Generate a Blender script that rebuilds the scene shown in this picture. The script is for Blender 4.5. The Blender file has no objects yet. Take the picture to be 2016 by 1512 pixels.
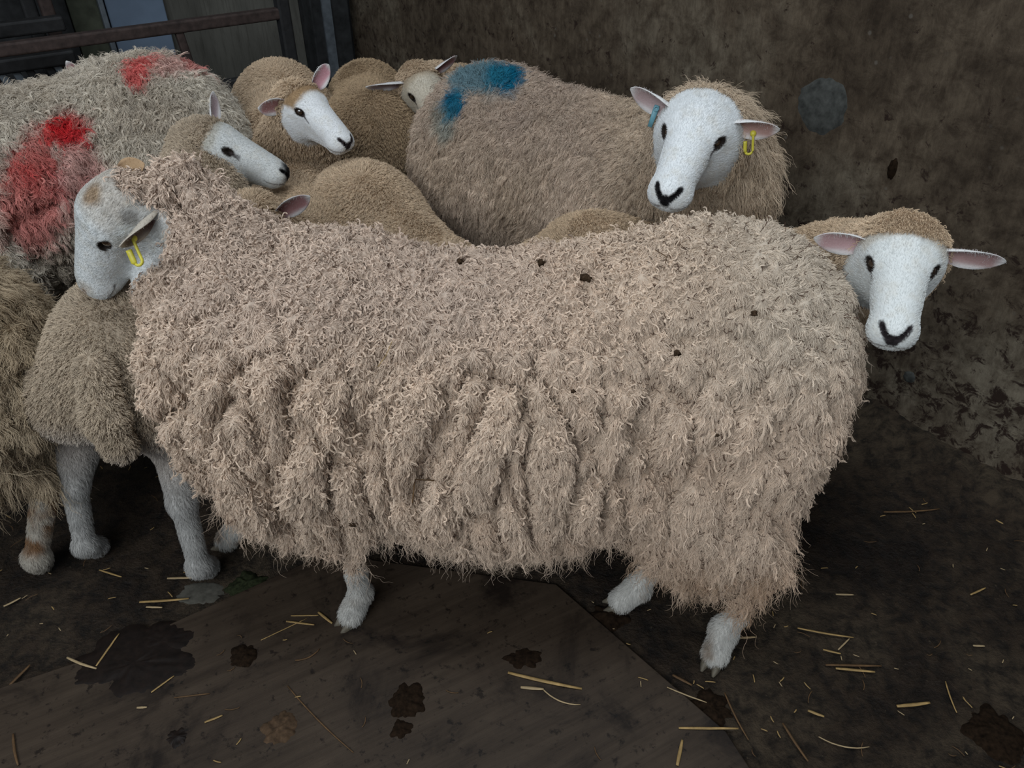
import bpy, math, random, time
import numpy as np
from mathutils import Vector, Matrix

SC = bpy.context.scene
T0 = time.time()
# ------------------------------------------------------------------ camera, world, lights, exposure
CAM_H = 1.35
PITCH = math.radians(37.0)
FPX = 1514.0                       # focal length in pixels of the 2016 wide frame
cam_data = bpy.data.cameras.new('camera')
cam = bpy.data.objects.new('camera', cam_data)
SC.collection.objects.link(cam)
cam.location = (0, 0, CAM_H)
cam.rotation_euler = (math.pi / 2 - PITCH, 0, 0)
cam_data.sensor_width = 36.0
cam_data.lens = 36.0 * FPX / 2016.0
cam_data.clip_start = 0.05
SC.camera = cam

world = bpy.data.worlds.new('world'); SC.world = world
world.use_nodes = True
wbg = world.node_tree.nodes['Background']
wbg.inputs[0].default_value = (0.80, 0.89, 1.0, 1)
wbg.inputs[1].default_value = 0.20

def area_light(name, loc, target, sx, sy, energy, col):
    d = bpy.data.lights.new(name, 'AREA'); d.shape = 'RECTANGLE'; d.size = sx; d.size_y = sy
    d.energy = energy; d.color = col
    o = bpy.data.objects.new(name, d); SC.collection.objects.link(o)
    o.location = loc
    o.rotation_euler = (Vector(target) - Vector(loc)).to_track_quat('-Z', 'Y').to_euler()
    return o
area_light('open_shed_front_daylight', (-1.6, -2.2, 3.1), (-0.1, 1.4, 0.5), 3.4, 2.2, 130, (0.90, 0.96, 1.0))
area_light('roof_light_daylight', (0.3, 0.9, 4.2), (0.0, 1.5, 0.0), 1.6, 1.2, 56, (0.86, 0.94, 1.0))

vs = SC.view_settings
SC.display_settings.display_device = 'sRGB'
vs.view_transform = 'Standard'; vs.look = 'None'; vs.gamma = 1.0; vs.exposure = 0.0
vs.use_curve_mapping = False
SC.cycles.max_bounces = 5; SC.cycles.diffuse_bounces = 3; SC.cycles.glossy_bounces = 2
SC.cycles.transparent_max_bounces = 4

# ------------------------------------------------------------------ small helpers
CT, ST = math.cos(PITCH), math.sin(PITCH)
def ray(px, py):
    r, u = px - 1008.0, 756.0 - py
    return np.array([r, FPX * CT + u * ST, -FPX * ST + u * CT])
def W(px, py, y):                   # world point seen at a pixel at forward distance y
    d = ray(px, py); return np.array([0, 0, CAM_H]) + d * (y / d[1])
def G(px, py, z=0.0):               # world point seen at a pixel at height z
    d = ray(px, py); return np.array([0, 0, CAM_H]) + d * ((z - CAM_H) / d[2])

def tag(o, label=None, cat=None, group=None, kind=None):
    if label: o['label'] = label
    if cat: o['category'] = cat
    if group: o['group'] = group
    if kind: o['kind'] = kind
    return o
def link(o, parent=None):
    SC.collection.objects.link(o)
    if parent is not None: o.parent = parent
    return o
def mesh_obj(name, V, F, mat, parent=None, smooth=True, cols=None):
    me = bpy.data.meshes.new(name)
    me.from_pydata([tuple(map(float, v)) for v in V], [], [tuple(map(int, f)) for f in F])
    if smooth: me.polygons.foreach_set('use_smooth', [True] * len(me.polygons))
    if cols is not None:
        a = me.color_attributes.new('Col', 'FLOAT_COLOR', 'POINT')
        a.data.foreach_set('color', np.c_[cols, np.ones(len(cols))].astype(np.float32).ravel())
    if mat is not None:
        for m in (mat if isinstance(mat, list) else [mat]): me.materials.append(m)
    me.update()
    return link(bpy.data.objects.new(name, me), parent)
def nrm(v):
    v = np.asarray(v, float)
    return v / np.maximum(np.linalg.norm(v, axis=-1, keepdims=True), 1e-9)
def sstep(a, b, x):
    t = np.clip((x - a) / (b - a), 0, 1); return t * t * (3 - 2 * t)

# ------------------------------------------------------------------ numpy noise
def _h(ix, iy, iz, s=0):
    n = (ix * 374761393 + iy * 668265263 + iz * 2147483647 + s * 1274126177) & 0xffffffff
    n = ((n ^ (n >> 13)) * 1274126177) & 0xffffffff
    n = ((n ^ (n >> 16)) * 2246822519) & 0xffffffff
    return ((n ^ (n >> 15)) & 0xffffff) / float(0xffffff)
def vnoise(P, s=0):
    P = np.asarray(P, float); I = np.floor(P).astype(np.int64); f = P - I; f = f * f * (3 - 2 * f)
    r = 0
    for dx in (0, 1):
        for dy in (0, 1):
            for dz in (0, 1):
                w = (f[:, 0] if dx else 1 - f[:, 0]) * (f[:, 1] if dy else 1 - f[:, 1]) * (f[:, 2] if dz else 1 - f[:, 2])
                r = r + w * _h(I[:, 0] + dx, I[:, 1] + dy, I[:, 2] + dz, s)
    return r
def fbm(P, o=3, s=0):
    r = 0; a = 0.5; P = np.asarray(P, float)
    for k in range(o):
        r = r + a * vnoise(P * 2 ** k, s + k); a *= 0.5
    return r / (1 - 0.5 ** o)
def worley(P, s=0):
    """nearest cell centre, its id (0..1) and F1, F2"""
    P = np.asarray(P, float); I = np.floor(P).astype(np.int64); n = len(P)
    f1 = np.full(n, 9.0); f2 = np.full(n, 9.0); C = np.zeros((n, 3)); ID = np.zeros(n)
    for dx in (-1, 0, 1):
        for dy in (-1, 0, 1):
            for dz in (-1, 0, 1):
                a, b, c = I[:, 0] + dx, I[:, 1] + dy, I[:, 2] + dz
                q = np.stack([a + _h(a, b, c, s), b + _h(a, b, c, s + 1), c + _h(a, b, c, s + 2)], 1)
                d = np.linalg.norm(q - P, axis=1)
                m = d < f1
                f2 = np.where(m, f1, np.minimum(f2, d))
                C[m] = q[m]; ID[m] = _h(a, b, c, s + 3)[m]; f1 = np.where(m, d, f1)
    return C, ID, f1, f2

# ------------------------------------------------------------------ signed distance pieces
def d_cone(P, a, b, ra, rb, sq=None):
    a = np.asarray(a, float); b = np.asarray(b, float); ba = b - a
    pa = P - a
    t = np.clip(pa @ ba / max(ba @ ba, 1e-9), 0, 1)
    q = pa - t[:, None] * ba
    if sq is not None: q = q / np.asarray(sq, float)
    return np.linalg.norm(q, axis=1) - (ra + (rb - ra) * t)
def d_ell(P, c, r, R=None):
    q = P - np.asarray(c, float)
    if R is not None: q = q @ R
    r = np.asarray(r, float)
    k0 = np.linalg.norm(q / r, axis=1); k1 = np.linalg.norm(q / (r * r), axis=1)
    return k0 * (k0 - 1) / np.maximum(k1, 1e-6)
def smin(a, b, k):
    h = np.maximum(k - np.abs(a - b), 0) / k
    return np.minimum(a, b) - h * h * k * 0.25
def smax(a, b, k): return -smin(-a, -b, k)

def surface_nets(xs, ys, zs, F):
    S = F < 0
    nx, ny, nz = F.shape
    c = np.zeros((nx - 1, ny - 1, nz - 1), np.int8)
    for i in (0, 1):
        for j in (0, 1):
            for k in (0, 1):
                c += S[i:nx - 1 + i, j:ny - 1 + j, k:nz - 1 + k]
    act = (c > 0) & (c < 8)
    ci = np.argwhere(act)
    idx = np.full(act.shape, -1, np.int64); idx[act] = np.arange(len(ci))
    acc = np.zeros((len(ci), 3)); cnt = np.zeros(len(ci))
    X = [np.asarray(xs), np.asarray(ys), np.asarray(zs)]
    for ax in range(3):
        o1, o2 = [a for a in range(3) if a != ax]
        for p in (0, 1):
            for q in (0, 1):
                A = ci.copy(); A[:, o1] += p; A[:, o2] += q
                B = A.copy(); B[:, ax] += 1
                fa = F[A[:, 0], A[:, 1], A[:, 2]]; fb = F[B[:, 0], B[:, 1], B[:, 2]]
                m = (fa < 0) != (fb < 0)
                t = np.where(m, fa / np.where(m, fa - fb, 1), 0)
                pa = np.stack([X[d][A[:, d]] for d in range(3)], 1)
                pb = np.stack([X[d][B[:, d]] for d in range(3)], 1)
                acc += np.where(m[:, None], pa + (pb - pa) * t[:, None], 0); cnt += m
    V = acc / cnt[:, None]
    Q = []
    for ax in range(3):
        o1, o2 = (ax + 1) % 3, (ax + 2) % 3
        sl0 = [slice(None)] * 3; sl1 = [slice(None)] * 3
        sl0[ax] = slice(0, -1); sl1[ax] = slice(1, None)
        a = S[tuple(sl0)]; b = S[tuple(sl1)]
        E = np.argwhere(a != b)
        E = E[(E[:, o1] > 0) & (E[:, o2] > 0) & (E[:, o1] < F.shape[o1] - 1) & (E[:, o2] < F.shape[o2] - 1)]
        fl = a[E[:, 0], E[:, 1], E[:, 2]]
        def cell(d1, d2):
            e = E.copy(); e[:, o1] += d1; e[:, o2] += d2
            return idx[e[:, 0], e[:, 1], e[:, 2]]
        q = np.stack([cell(-1, -1), cell(0, -1), cell(0, 0), cell(-1, 0)], 1)
        q[~fl] = q[~fl][:, ::-1]
        Q.append(q)
    Q = np.concatenate(Q); Q = Q[(Q >= 0).all(1)]
    return V, Q

def polygonise(sdf, lo, hi, res):
    lo = np.asarray(lo, float); hi = np.asarray(hi, float)
    n = np.ceil((hi - lo) / res / 4).astype(int) * 4 + 1
    ax = [lo[d] + res * np.arange(n[d]) for d in range(3)]
    cx = [a[::4] for a in ax]
    Gc = np.stack(np.meshgrid(*cx, indexing='ij'), -1).reshape(-1, 3)
    Dc = sdf(Gc).reshape([len(c) for c in cx])
    # cells of the coarse grid near the surface
    near = np.abs(Dc) < res * 4 * 1.9 + 0.006
    F = np.repeat(np.repeat(np.repeat(Dc, 4, 0), 4, 1), 4, 2)[:n[0], :n[1], :n[2]].copy()
    M = np.zeros(tuple(n), bool)
    idx = np.argwhere(near)
    for i, j, k in idx:
        M[max(0, 4 * i - 2):4 * i + 3, max(0, 4 * j - 2):4 * j + 3, max(0, 4 * k - 2):4 * k + 3] = True
    # repeat puts coarse value i at fine 4i..4i+3; use nearest instead
    ii = [np.minimum((np.arange(n[d]) + 2) // 4, len(cx[d]) - 1) for d in range(3)]
    F = Dc[np.ix_(*ii)].copy()
    q = np.argwhere(M)
    P = np.stack([ax[d][q[:, d]] for d in range(3)], 1)
    F[M] = sdf(P)
    V, Q = surface_nets(*ax, F)
    for _ in range(2):
        d, g = grad(sdf, V, 0.3 * res); V = V - g * np.clip(d, -res, res)[:, None] * 0.8
    return V, Q
def grad(sdf, P, e):
    d = sdf(P); g = np.zeros_like(P)
    for k in range(3):
        q = P.copy(); q[:, k] += e; g[:, k] = (sdf(q) - d) / e
    return d, nrm(g)

# ------------------------------------------------------------------ materials
def new_mat(name):
    m = bpy.data.materials.new(name); m.use_nodes = True
    nt = m.node_tree; nt.nodes.clear()
    out = nt.nodes.new('ShaderNodeOutputMaterial'); b = nt.nodes.new('ShaderNodeBsdfPrincipled')
    nt.links.new(b.outputs[0], out.inputs[0])
    return m, nt, b
def N(nt, typ, **kw):
    n = nt.nodes.new(typ)
    for k, v in kw.items():
        if k in ('x',): continue
        if hasattr(n, k): setattr(n, k, v)
        else: n.inputs[k.replace('_', ' ')].default_value = v
    return n
def noise(nt, scale, detail=6, rough=0.6, dist=0.0, vec=None, **kw):
    n = nt.nodes.new('ShaderNodeTexNoise')
    n.inputs['Scale'].default_value = scale; n.inputs['Detail'].default_value = detail
    n.inputs['Roughness'].default_value = rough; n.inputs['Distortion'].default_value = dist
    if vec is not None: nt.links.new(vec, n.inputs['Vector'])
    return n
def ramp(nt, fac, stops):
    n = nt.nodes.new('ShaderNodeValToRGB'); e = n.color_ramp.elements
    while len(e) > 1: e.remove(e[-1])
    for i, (p, c) in enumerate(stops):
        x = e[0] if i == 0 else e.new(p)
        x.position = p; x.color = (*c, 1) if len(c) == 3 else c
    nt.links.new(fac, n.inputs[0]); return n
def mixc(nt, fac, a, b, mode='MIX'):
    n = nt.nodes.new('ShaderNodeMix'); n.data_type = 'RGBA'; n.blend_type = mode
    for s, v in ((0, fac), (6, a), (7, b)):
        if isinstance(v, (int, float)): n.inputs[s].default_value = v
        elif isinstance(v, tuple): n.inputs[s].default_value = (*v, 1)
        else: nt.links.new(v, n.inputs[s])
    return n.outputs[2]
def coords(nt, scale=(1, 1, 1), rot=(0, 0, 0), loc=(0, 0, 0)):
    t = nt.nodes.new('ShaderNodeTexCoord'); m = nt.nodes.new('ShaderNodeMapping')
    m.inputs['Scale'].default_value = scale; m.inputs['Rotation'].default_value = rot; m.inputs['Location'].default_value = loc
    nt.links.new(t.outputs['Object'], m.inputs[0]); return m.outputs[0]
def bump(nt, bsdf, h, strength, dist=0.01):
    b = nt.nodes.new('ShaderNodeBump'); b.inputs['Strength'].default_value = strength; b.inputs['Distance'].default_value = dist
    nt.links.new(h, b.inputs['Height']); nt.links.new(b.outputs[0], bsdf.inputs['Normal']); return b
def simple(name, col, rough=0.8, spec=0.3, var=0.25, scale=40, metal=0.0):
    m, nt, b = new_mat(name)
    n = noise(nt, scale, vec=coords(nt))
    lo = tuple(c * (1 - var) for c in col); hi = tuple(min(1, c * (1 + var)) for c in col)
    r = ramp(nt, n.outputs[0], [(0.3, lo), (0.7, hi)])
    nt.links.new(r.outputs[0], b.inputs['Base Color'])
    b.inputs['Roughness'].default_value = rough; b.inputs['Specular IOR Level'].default_value = spec
    b.inputs['Metallic'].default_value = metal
    bump(nt, b, n.outputs[0], 0.2, 0.002)
    return m

m, nt, b = new_mat('hair_fibre'); M_HAIR = m
a = N(nt, 'ShaderNodeAttribute', attribute_name='tint'); a2 = N(nt, 'ShaderNodeAttribute', attribute_name='tip')
hi = nt.nodes.new('ShaderNodeHairInfo')
mu = nt.nodes.new('ShaderNodeMath'); mu.operation = 'POWER'; mu.inputs[1].default_value = 2.2
nt.links.new(hi.outputs['Intercept'], mu.inputs[0])
nt.links.new(mixc(nt, mu.outputs[0], a.outputs['Color'], a2.outputs['Color']), b.inputs['Base Color'])
b.inputs['Roughness'].default_value = 0.75; b.inputs['Specular IOR Level'].default_value = 0.12

m, nt, b = new_mat('sheep_skin'); M_SKIN = m
a = N(nt, 'ShaderNodeAttribute', attribute_name='Col')
n1 = noise(nt, 260, 3, vec=coords(nt))
nt.links.new(mixc(nt, 0.25, a.outputs['Color'], ramp(nt, n1.outputs[0], [(0.3, (0.55, 0.55, 0.55)), (0.7, (1, 1, 1))]).outputs[0], 'MULTIPLY'), b.inputs['Base Color'])
b.inputs['Roughness'].default_value = 0.85; b.inputs['Specular IOR Level'].default_value = 0.1
bump(nt, b, n1.outputs[0], 0.35, 0.002)

m, nt, b = new_mat('eyeball'); M_EYE = m
n1 = noise(nt, 60, vec=coords(nt))
nt.links.new(ramp(nt, n1.outputs[0], [(0.3, (0.008, 0.005, 0.004)), (0.75, (0.045, 0.022, 0.010))]).outputs[0], b.inputs['Base Color'])
b.inputs['Roughness'].default_value = 0.10; b.inputs['Specular IOR Level'].default_value = 1.0
b.inputs['Coat Weight'].default_value = 1.0
M_HOOF = simple('hoof_horn', (0.10, 0.085, 0.062), 0.6, 0.4, 0.4, 80)
M_YTAG = simple('yellow_tag_plastic', (0.62, 0.55, 0.06), 0.4, 0.5, 0.08, 90)
M_BTAG = simple('blue_tag_plastic', (0.14, 0.33, 0.40), 0.4, 0.5, 0.1, 90)
M_STRAW = simple('straw', (0.30, 0.195, 0.075), 0.6, 0.35, 0.35, 60)
M_STRAW2 = simple('old_straw', (0.095, 0.052, 0.022), 0.7, 0.3, 0.4, 60)
M_STRAW3 = simple('bleached_straw', (0.34, 0.25, 0.14), 0.6, 0.3, 0.25, 60)
M_DUNG = simple('dung', (0.013, 0.0075, 0.0042), 0.95, 0.08, 0.6, 120)

# ------------------------------------------------------------------ the sheep head, in its own axes: +x muzzle, +y its left, +z crown (metres, adult)
EYE = np.array([0.0235, 0.0500, 0.020])
EN = nrm(np.array([0.90, 0.95, 0.28])); EX = nrm(np.cross(np.cross(EN, (1.0, 0, -0.14)), EN)); EZ = np.cross(EN, EX)
SGZ = 1.0 if EZ[2] > 0 else -1.0
def head_sdf(P, ew=1.0):
    """symmetric, so work in |y|"""
    A = P.copy(); A[:, 1] = np.abs(A[:, 1])
    d = d_ell(P, (-0.030, 0, 0.008), (0.072, 0.054, 0.052))
    d = smin(d, d_cone(P, (-0.005, 0, 0.012), (0.150, 0, -0.030), 0.050, 0.034, (1, 1.06, 1.0)), 0.03)
    d = smin(d, d_cone(P, (0.0, 0, 0.033), (0.145, 0, -0.010), 0.030, 0.022, (1, 1.2, 1)), 0.025)
    d = smin(d, d_ell(A, (0.006, 0.036, 0.020), (0.032, 0.023, 0.024)), 0.02)          # orbit
    d = smin(d, d_ell(A, (-0.022, 0.030, -0.040), (0.050, 0.026, 0.040)), 0.03)        # cheek
    d = smin(d, d_cone(P, (-0.03, 0, -0.056), (0.128, 0, -0.052), 0.034, 0.017, (1, 1.0, 1)), 0.03)  # jaw
    d = smin(d, d_ell(A, (0.154, 0.017, -0.034), (0.030, 0.024, 0.024)), 0.018)        # upper lip
    d = smin(d, d_ell(P, (0.172, 0, -0.018), (0.015, 0.022, 0.015)), 0.016)            # nose pad
    d = smin(d, d_ell(P, (0.144, 0, -0.056), (0.028, 0.024, 0.012)), 0.010)            # lower lip
    # mouth slit, nostrils, philtrum
    d = smax(d, -d_cone(A, (0.190, 0.002, -0.046), (0.128, 0.040, -0.043), 0.0022, 0.0018), 0.004)
    d = smax(d, -d_cone(A, (0.186, 0.0085, -0.021), (0.174, 0.0215, -0.009), 0.0042, 0.0028), 0.005)
    d = smax(d, -d_cone(A, (0.190, 0.0, -0.026), (0.186, 0.0, -0.042), 0.0018, 0.0018), 0.004)
    # eye opening
    q = A - EYE
    q2 = np.stack([q @ EX, q @ EN, q @ EZ], 1)
    d = smax(d, -d_ell(q2, (0, 0.006, 0), (0.0142, 0.016, 0.0098)), 0.003)
    # upper lid ridge
    d = smin(d, d_cone(A, EYE - EX * 0.013 + EZ * SGZ * 0.0085, EYE + EX * 0.010 + EZ * SGZ * 0.0105, 0.0042, 0.0042), 0.006)
    return d

class Head:
    def __init__(s, origin, fwd, up, scale=1.0, lx=1.0):
        f = nrm(np.asarray(fwd, float)); u = np.asarray(up, float); l = nrm(np.cross(u, f)); u = np.cross(f, l)
        s.o = np.asarray(origin, float); s.R = np.stack([f, l, u], 1); s.s = scale
    def loc(s, P): return (P - s.o) @ s.R / s.s
    def wor(s, L): return np.asarray(L, float) @ s.R.T * s.s + s.o
    def sdf(s, P): return head_sdf(s.loc(P)) * s.s

def face_colour(L, spec):
    """colour of the short face hair at head-local points"""
    n = len(L); A = L.copy(); A[:, 1] = np.abs(A[:, 1])
    c = np.tile(np.array(spec.get('face', (0.78, 0.79, 0.79))), (n, 1))
    nz = fbm(L * 60 + 7, 3)
    def lay(col, w):
        nonlocal c
        w = np.clip(w, 0, 1)[:, None]; c = c * (1 - w) + np.array(col) * w
    lay((0.64, 0.60, 0.52), 0.30 * sstep(0.45, 0.75, nz))
    if 'crown' in spec:      # tan forehead and poll of the lambs
        lay(spec['crown'], sstep(0.012, -0.012, L[:, 0] - spec.get('crown_x', -0.004) + 0.015 * (nz - 0.5)) * sstep(0.012, 0.03, L[:, 2] + 0.02 * (nz - 0.5)) * spec.get('crown_w', 1))
        lay(spec['crown'], sstep(-0.02, -0.05, L[:, 0]) * 0.6 * spec.get('crown_w', 1))
    # nose
    A2 = A[:, 1:3]
    def seg(a, b_):
        a = np.array(a); b_ = np.array(b_); ba = b_ - a; t = np.clip((A2 - a) @ ba / (ba @ ba), 0, 1)
        return np.linalg.norm(A2 - a - t[:, None] * ba, axis=1)
    nosew = np.maximum(sstep(0.0082, 0.0055, seg((0.0215, -0.008), (0.008, -0.024)) + 0.003 * (nz - 0.5)), sstep(0.0115, 0.0085, seg((0.0, -0.024), (0.0, -0.032)) + 0.003 * (nz - 0.5)))
    nosew = nosew * sstep(0.155, 0.164, L[:, 0])
    lay(spec.get('nose', (0.012, 0.011, 0.012)), nosew * 1.05)
    # mouth line
    lay((0.10, 0.08, 0.07), 0.8 * np.exp(-((L[:, 2] + 0.045) / 0.0022) ** 2) * sstep(0.125, 0.14, L[:, 0]))
    # eye rim and tear line
    q = A - EYE
    e = np.sqrt((q @ EX / 0.0165) ** 2 + (q @ EZ / 0.0114) ** 2)
    near = sstep(0.03, 0.02, np.abs(q @ EN))
    lay((0.02, 0.015, 0.012), sstep(1.22, 0.98, e + 0.15 * (nz - .5)) * near)
    qx, qz = q @ EX, (q @ EZ) * SGZ
    tt = np.clip((qx - 0.012) / 0.026, 0, 1)
    tear = np.hypot(qx - (0.012 + 0.026 * tt), qz + 0.001 + 0.012 * tt) - (0.0036 - 0.0026 * tt)
    lay((0.045, 0.035, 0.035), near * sstep(0.0016, -0.0006, tear) * spec.get('tear', 0.8))
    if 'eyepatch' in spec:
        tear = d_cone(A, EYE + (-0.022, 0, -0.001), EYE + (0.036, -0.006, -0.010), 0.006, 0.004)
        lay((0.03, 0.025, 0.03), sstep(0.006, -0.001, tear + 0.004 * nz) * 0.9)
    for (cx, cy, cz, r, col, w) in spec.get('spots', []):
        lay(col, w * sstep(r * 1.3, r * 0.5, np.linalg.norm(L - (cx, cy, cz), axis=1) + r * 0.5 * (nz - 0.5)))
    return c

# ------------------------------------------------------------------ hair growing
RNG = np.random.default_rng(11)
def cam_facing(P, Nn):
    v = nrm(np.array([0, 0, CAM_H]) - P); return (v * Nn).sum(1)
def in_view(P, mrg=90):
    Q = P - np.array([0, 0, CAM_H])
    z = Q[:, 1] * CT - Q[:, 2] * ST; u = Q[:, 1] * ST + Q[:, 2] * CT
    z = np.maximum(z, 0.05)
    x = 1008 + FPX * Q[:, 0] / z; y = 756 - FPX * u / z
    return (x > -mrg) & (x < 2016 + mrg) & (y > -mrg) & (y < 1512 + mrg)

def add_hair(name, pts, radii, tint, tip, parent):
    """pts (n,k,3), radii (k,), tint/tip (n,3)"""
    n, k, _ = pts.shape
    hc = bpy.data.hair_curves.new(name)
    hc.add_curves([k] * n)
    hc.points.foreach_set('position', pts.astype(np.float32).ravel())
    rad = np.broadcast_to(radii, (n, k)) if np.ndim(radii) == 1 else radii
    ra = hc.attributes.get('radius') or hc.attributes.new('radius', 'FLOAT', 'POINT')
    ra.data.foreach_set('value', np.ascontiguousarray(rad, np.float32).ravel())
    for nm, col in (('tint', tint), ('tip', tip)):
        at = hc.attributes.new(nm, 'FLOAT_COLOR', 'CURVE')
        at.data.foreach_set('color', np.c_[np.clip(col, 0, 1), np.ones(n)].astype(np.float32).ravel())
    hc.materials.append(M_HAIR)
    return link(bpy.data.objects.new(name, hc), parent)

class Surf:
    def __init__(s, V, Q, NV):
        s.V, s.NV = V, NV
        s.T = np.concatenate([Q[:, [0, 1, 2]], Q[:, [0, 2, 3]]])
        a, b, c = (V[s.T[:, i]] for i in range(3))
        s.area = 0.5 * np.linalg.norm(np.cross(b - a, c - a), axis=1)
        s.cen = (a + b + c) / 3
        s.tn = nrm(NV[s.T[:, 0]] + NV[s.T[:, 1]] + NV[s.T[:, 2]])
    def sample(s, density, w):
        """density: roots per square metre; w: weight per triangle"""
        A = s.area * w; tot = A.sum(); n = int(tot * density)
        if n < 1: return np.zeros((0, 3)), np.zeros((0, 3))
        cs = np.cumsum(A); i = np.searchsorted(cs, RNG.random(n) * tot); i = np.minimum(i, len(A) - 1)
        u, v = RNG.random(n), RNG.random(n); m = u + v > 1; u[m], v[m] = 1 - u[m], 1 - v[m]
        t = s.T[i]; ww = np.stack([1 - u - v, u, v], 1)[:, :, None]
        return (s.V[t] * ww).sum(1), nrm((s.NV[t] * ww).sum(1))

def wool(name, P, Nn, parent, colf, L=0.05, lj=0.35, K=9, cell=0.016, stretch=1.6, clump=0.8, curl=0.004, turns=2.2,
         lift=0.45, lmul=None, flowdir=None, r0=0.0004, r1=0.00012, frizz=0.002, tipcol=(0.5, 0.42, 0.34), tipw=0.3, seed=0, flat=0.0, grav=1.0):
    n = len(P)
    if n == 0: return
    down = np.array([0, 0, -1.0])
    up = np.abs(Nn[:, 2])
    jig = np.stack([vnoise(P * 9 + 5 * i, seed + 50 + i) - 0.5 for i in range(3)], 1)
    fd = np.tile(down, (n, 1)) * grav + jig * 1.1
    if flowdir is not None: fd = fd + np.asarray(flowdir)
    fd = fd + jig * 2.0 * sstep(0.6, 0.95, up)[:, None]
    g = nrm(fd - Nn * (fd * Nn).sum(1, keepdims=True))
    sc = np.array([1 / cell, 1 / cell, 1 / (cell * stretch)])
    C, ID, f1, f2 = worley(P * sc + jig * 0.5, seed)
    ctr = C / sc - jig * 0.5 / sc
    off = ctr - P; off = off - Nn * (off * Nn).sum(1, keepdims=True)
    ol = np.linalg.norm(off, axis=1, keepdims=True); off = off * np.minimum(1, cell * 1.2 / np.maximum(ol, 1e-6))
    u = np.cross(g, Nn)
    Lr = L * (1 + lj * (ID * 2 - 1)) * (0.75 + 0.35 * RNG.random(n))
    if lmul is not None: Lr = Lr * lmul(P)
    if callable(lift): lift = lift(P, Nn)
    lf = np.broadcast_to(lift, (n,)) * (0.85 + 0.3 * ((ID * 37.7) % 1))
    crl = curl(P, Nn) if callable(curl) else curl
    crl = np.broadcast_to(crl, (n,)) * (0.6 + 0.8 * ((ID * 91.3) % 1))
    tn = turns * (0.75 + 0.5 * ((ID * 17.1) % 1)); ph = ID * 50 + RNG.random(n) * 0.5
    sgn = np.where((ID * 613.7) % 1 > 0.5, 1, -1)
    pts = np.zeros((n, K, 3)); fj = RNG.random(n) * 6.28; fk = 1.5 + 2 * RNG.random(n)
    rd = RNG.normal(size=(n, 3))
    for k in range(K):
        s = k / (K - 1.0)
        fn = lf * (s - 0.55 * s * s) * 1.3; ft = (1 - 0.5 * lf) * s ** 1.4
        p = P + Nn * (Lr * fn)[:, None] + g * (Lr * ft)[:, None]
        p += off * (clump * s ** 0.8)
        am = crl * s ** 0.8; th = sgn * tn * 6.283 * s + ph
        p += u * (am * np.sin(th))[:, None] + (Nn * (1 - flat) + g * flat) * (am * (np.cos(th)))[:, None]
        p += (rd * 0.35 + u * np.sin(fj + fk * 6.28 * s)[:, None] + Nn * np.cos(fj + fk * 5 * s)[:, None]) * (frizz * s)
        pts[:, k] = p
    c = colf(P, Nn)
    v = (0.86 + 0.28 * ((ID * 7.77) % 1)) * (0.88 + 0.24 * RNG.random(n))
    c = c * v[:, None]
    tw = (tipw * (0.4 + 1.2 * RNG.random(n)))[:, None]
    tp = c * (1 - tw) + c * np.array(tipcol) * tw
    rr = r0 + (r1 - r0) * (np.linspace(0, 1, K) ** 1.5)
    return add_hair(name, pts, rr, c, tp, parent)

def locks(name, P, Nn, parent, colf, m=8, L=0.035, lj=0.3, K=12, rad=0.0032, turns=1.6, lift=0.5, spread=0.0011, r0=0.0004, r1=0.00025,
          flowdir=(0, 0, -1.0), seed=0, bright=1.12, dark=0.0, wild=0.5, inplane=0.5, darkcol=(0.07, 0.042, 0.03)):
    """distinct ringlets: each lock is m fibres running together along one curl"""
    n = len(P)
    if n == 0: return
    jig = np.stack([vnoise(P * 14 + 5 * i, seed + 70 + i) - 0.5 for i in range(3)], 1)
    fd = np.asarray(flowdir) + jig * 1.6 + RNG.normal(size=(n, 3)) * wild
    g = nrm(fd - Nn * (fd * Nn).sum(1, keepdims=True)); u = np.cross(g, Nn)
    Lr = L * (1 + lj * (2 * RNG.random(n) - 1)); rr = rad * (0.6 + 0.8 * RNG.random(n)); tn = turns * (0.6 + 0.8 * RNG.random(n)); ph = RNG.random(n) * 6.28
    sg = np.where(RNG.random(n) > 0.5, 1, -1); lf = lift * (0.6 + 0.8 * RNG.random(n)); ip = inplane * RNG.random(n)
    A = RNG.normal(size=(n, m, 2)) * spread; pts = np.zeros((n, m, K, 3)); fz = RNG.normal(size=(n, m, 3)) * spread * 1.6
    for k in range(K):
        s = k / (K - 1.0); am = rr * min(1, s * 2.5) * (1 - 0.25 * s); th = sg * tn * 6.283 * s + ph
        c = P + Nn * (Lr * lf * (s - 0.6 * s * s) * 1.4)[:, None] + g * (Lr * (1 - 0.6 * lf) * s)[:, None]
        c = c + u * (am * np.sin(th))[:, None] + (Nn * (1 - ip)[:, None] + g * ip[:, None]) * (am * np.cos(th))[:, None]
        w = 1.6 - 1.3 * s
        pts[:, :, k] = c[:, None] + (u[:, None] * A[:, :, :1] + Nn[:, None] * A[:, :, 1:]) * w + fz * s * s
    c = colf(P, Nn) * (bright * (0.85 + 0.3 * RNG.random(n)))[:, None]
    dk = RNG.random(n) < dark
    tp = c * np.where(dk, 1.0, 1.08)[:, None]; tp[dk] = darkcol
    if m == 1: c[dk] = np.array(darkcol) * 1.6
    c = np.repeat(c, m, 0) * (0.9 + 0.2 * RNG.random(n * m))[:, None]; tp = np.repeat(tp, m, 0)
    return add_hair(name, pts.reshape(n * m, K, 3), r0 + (r1 - r0) * (np.linspace(0, 1, K) ** 1.5), c, tp, parent)

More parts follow.
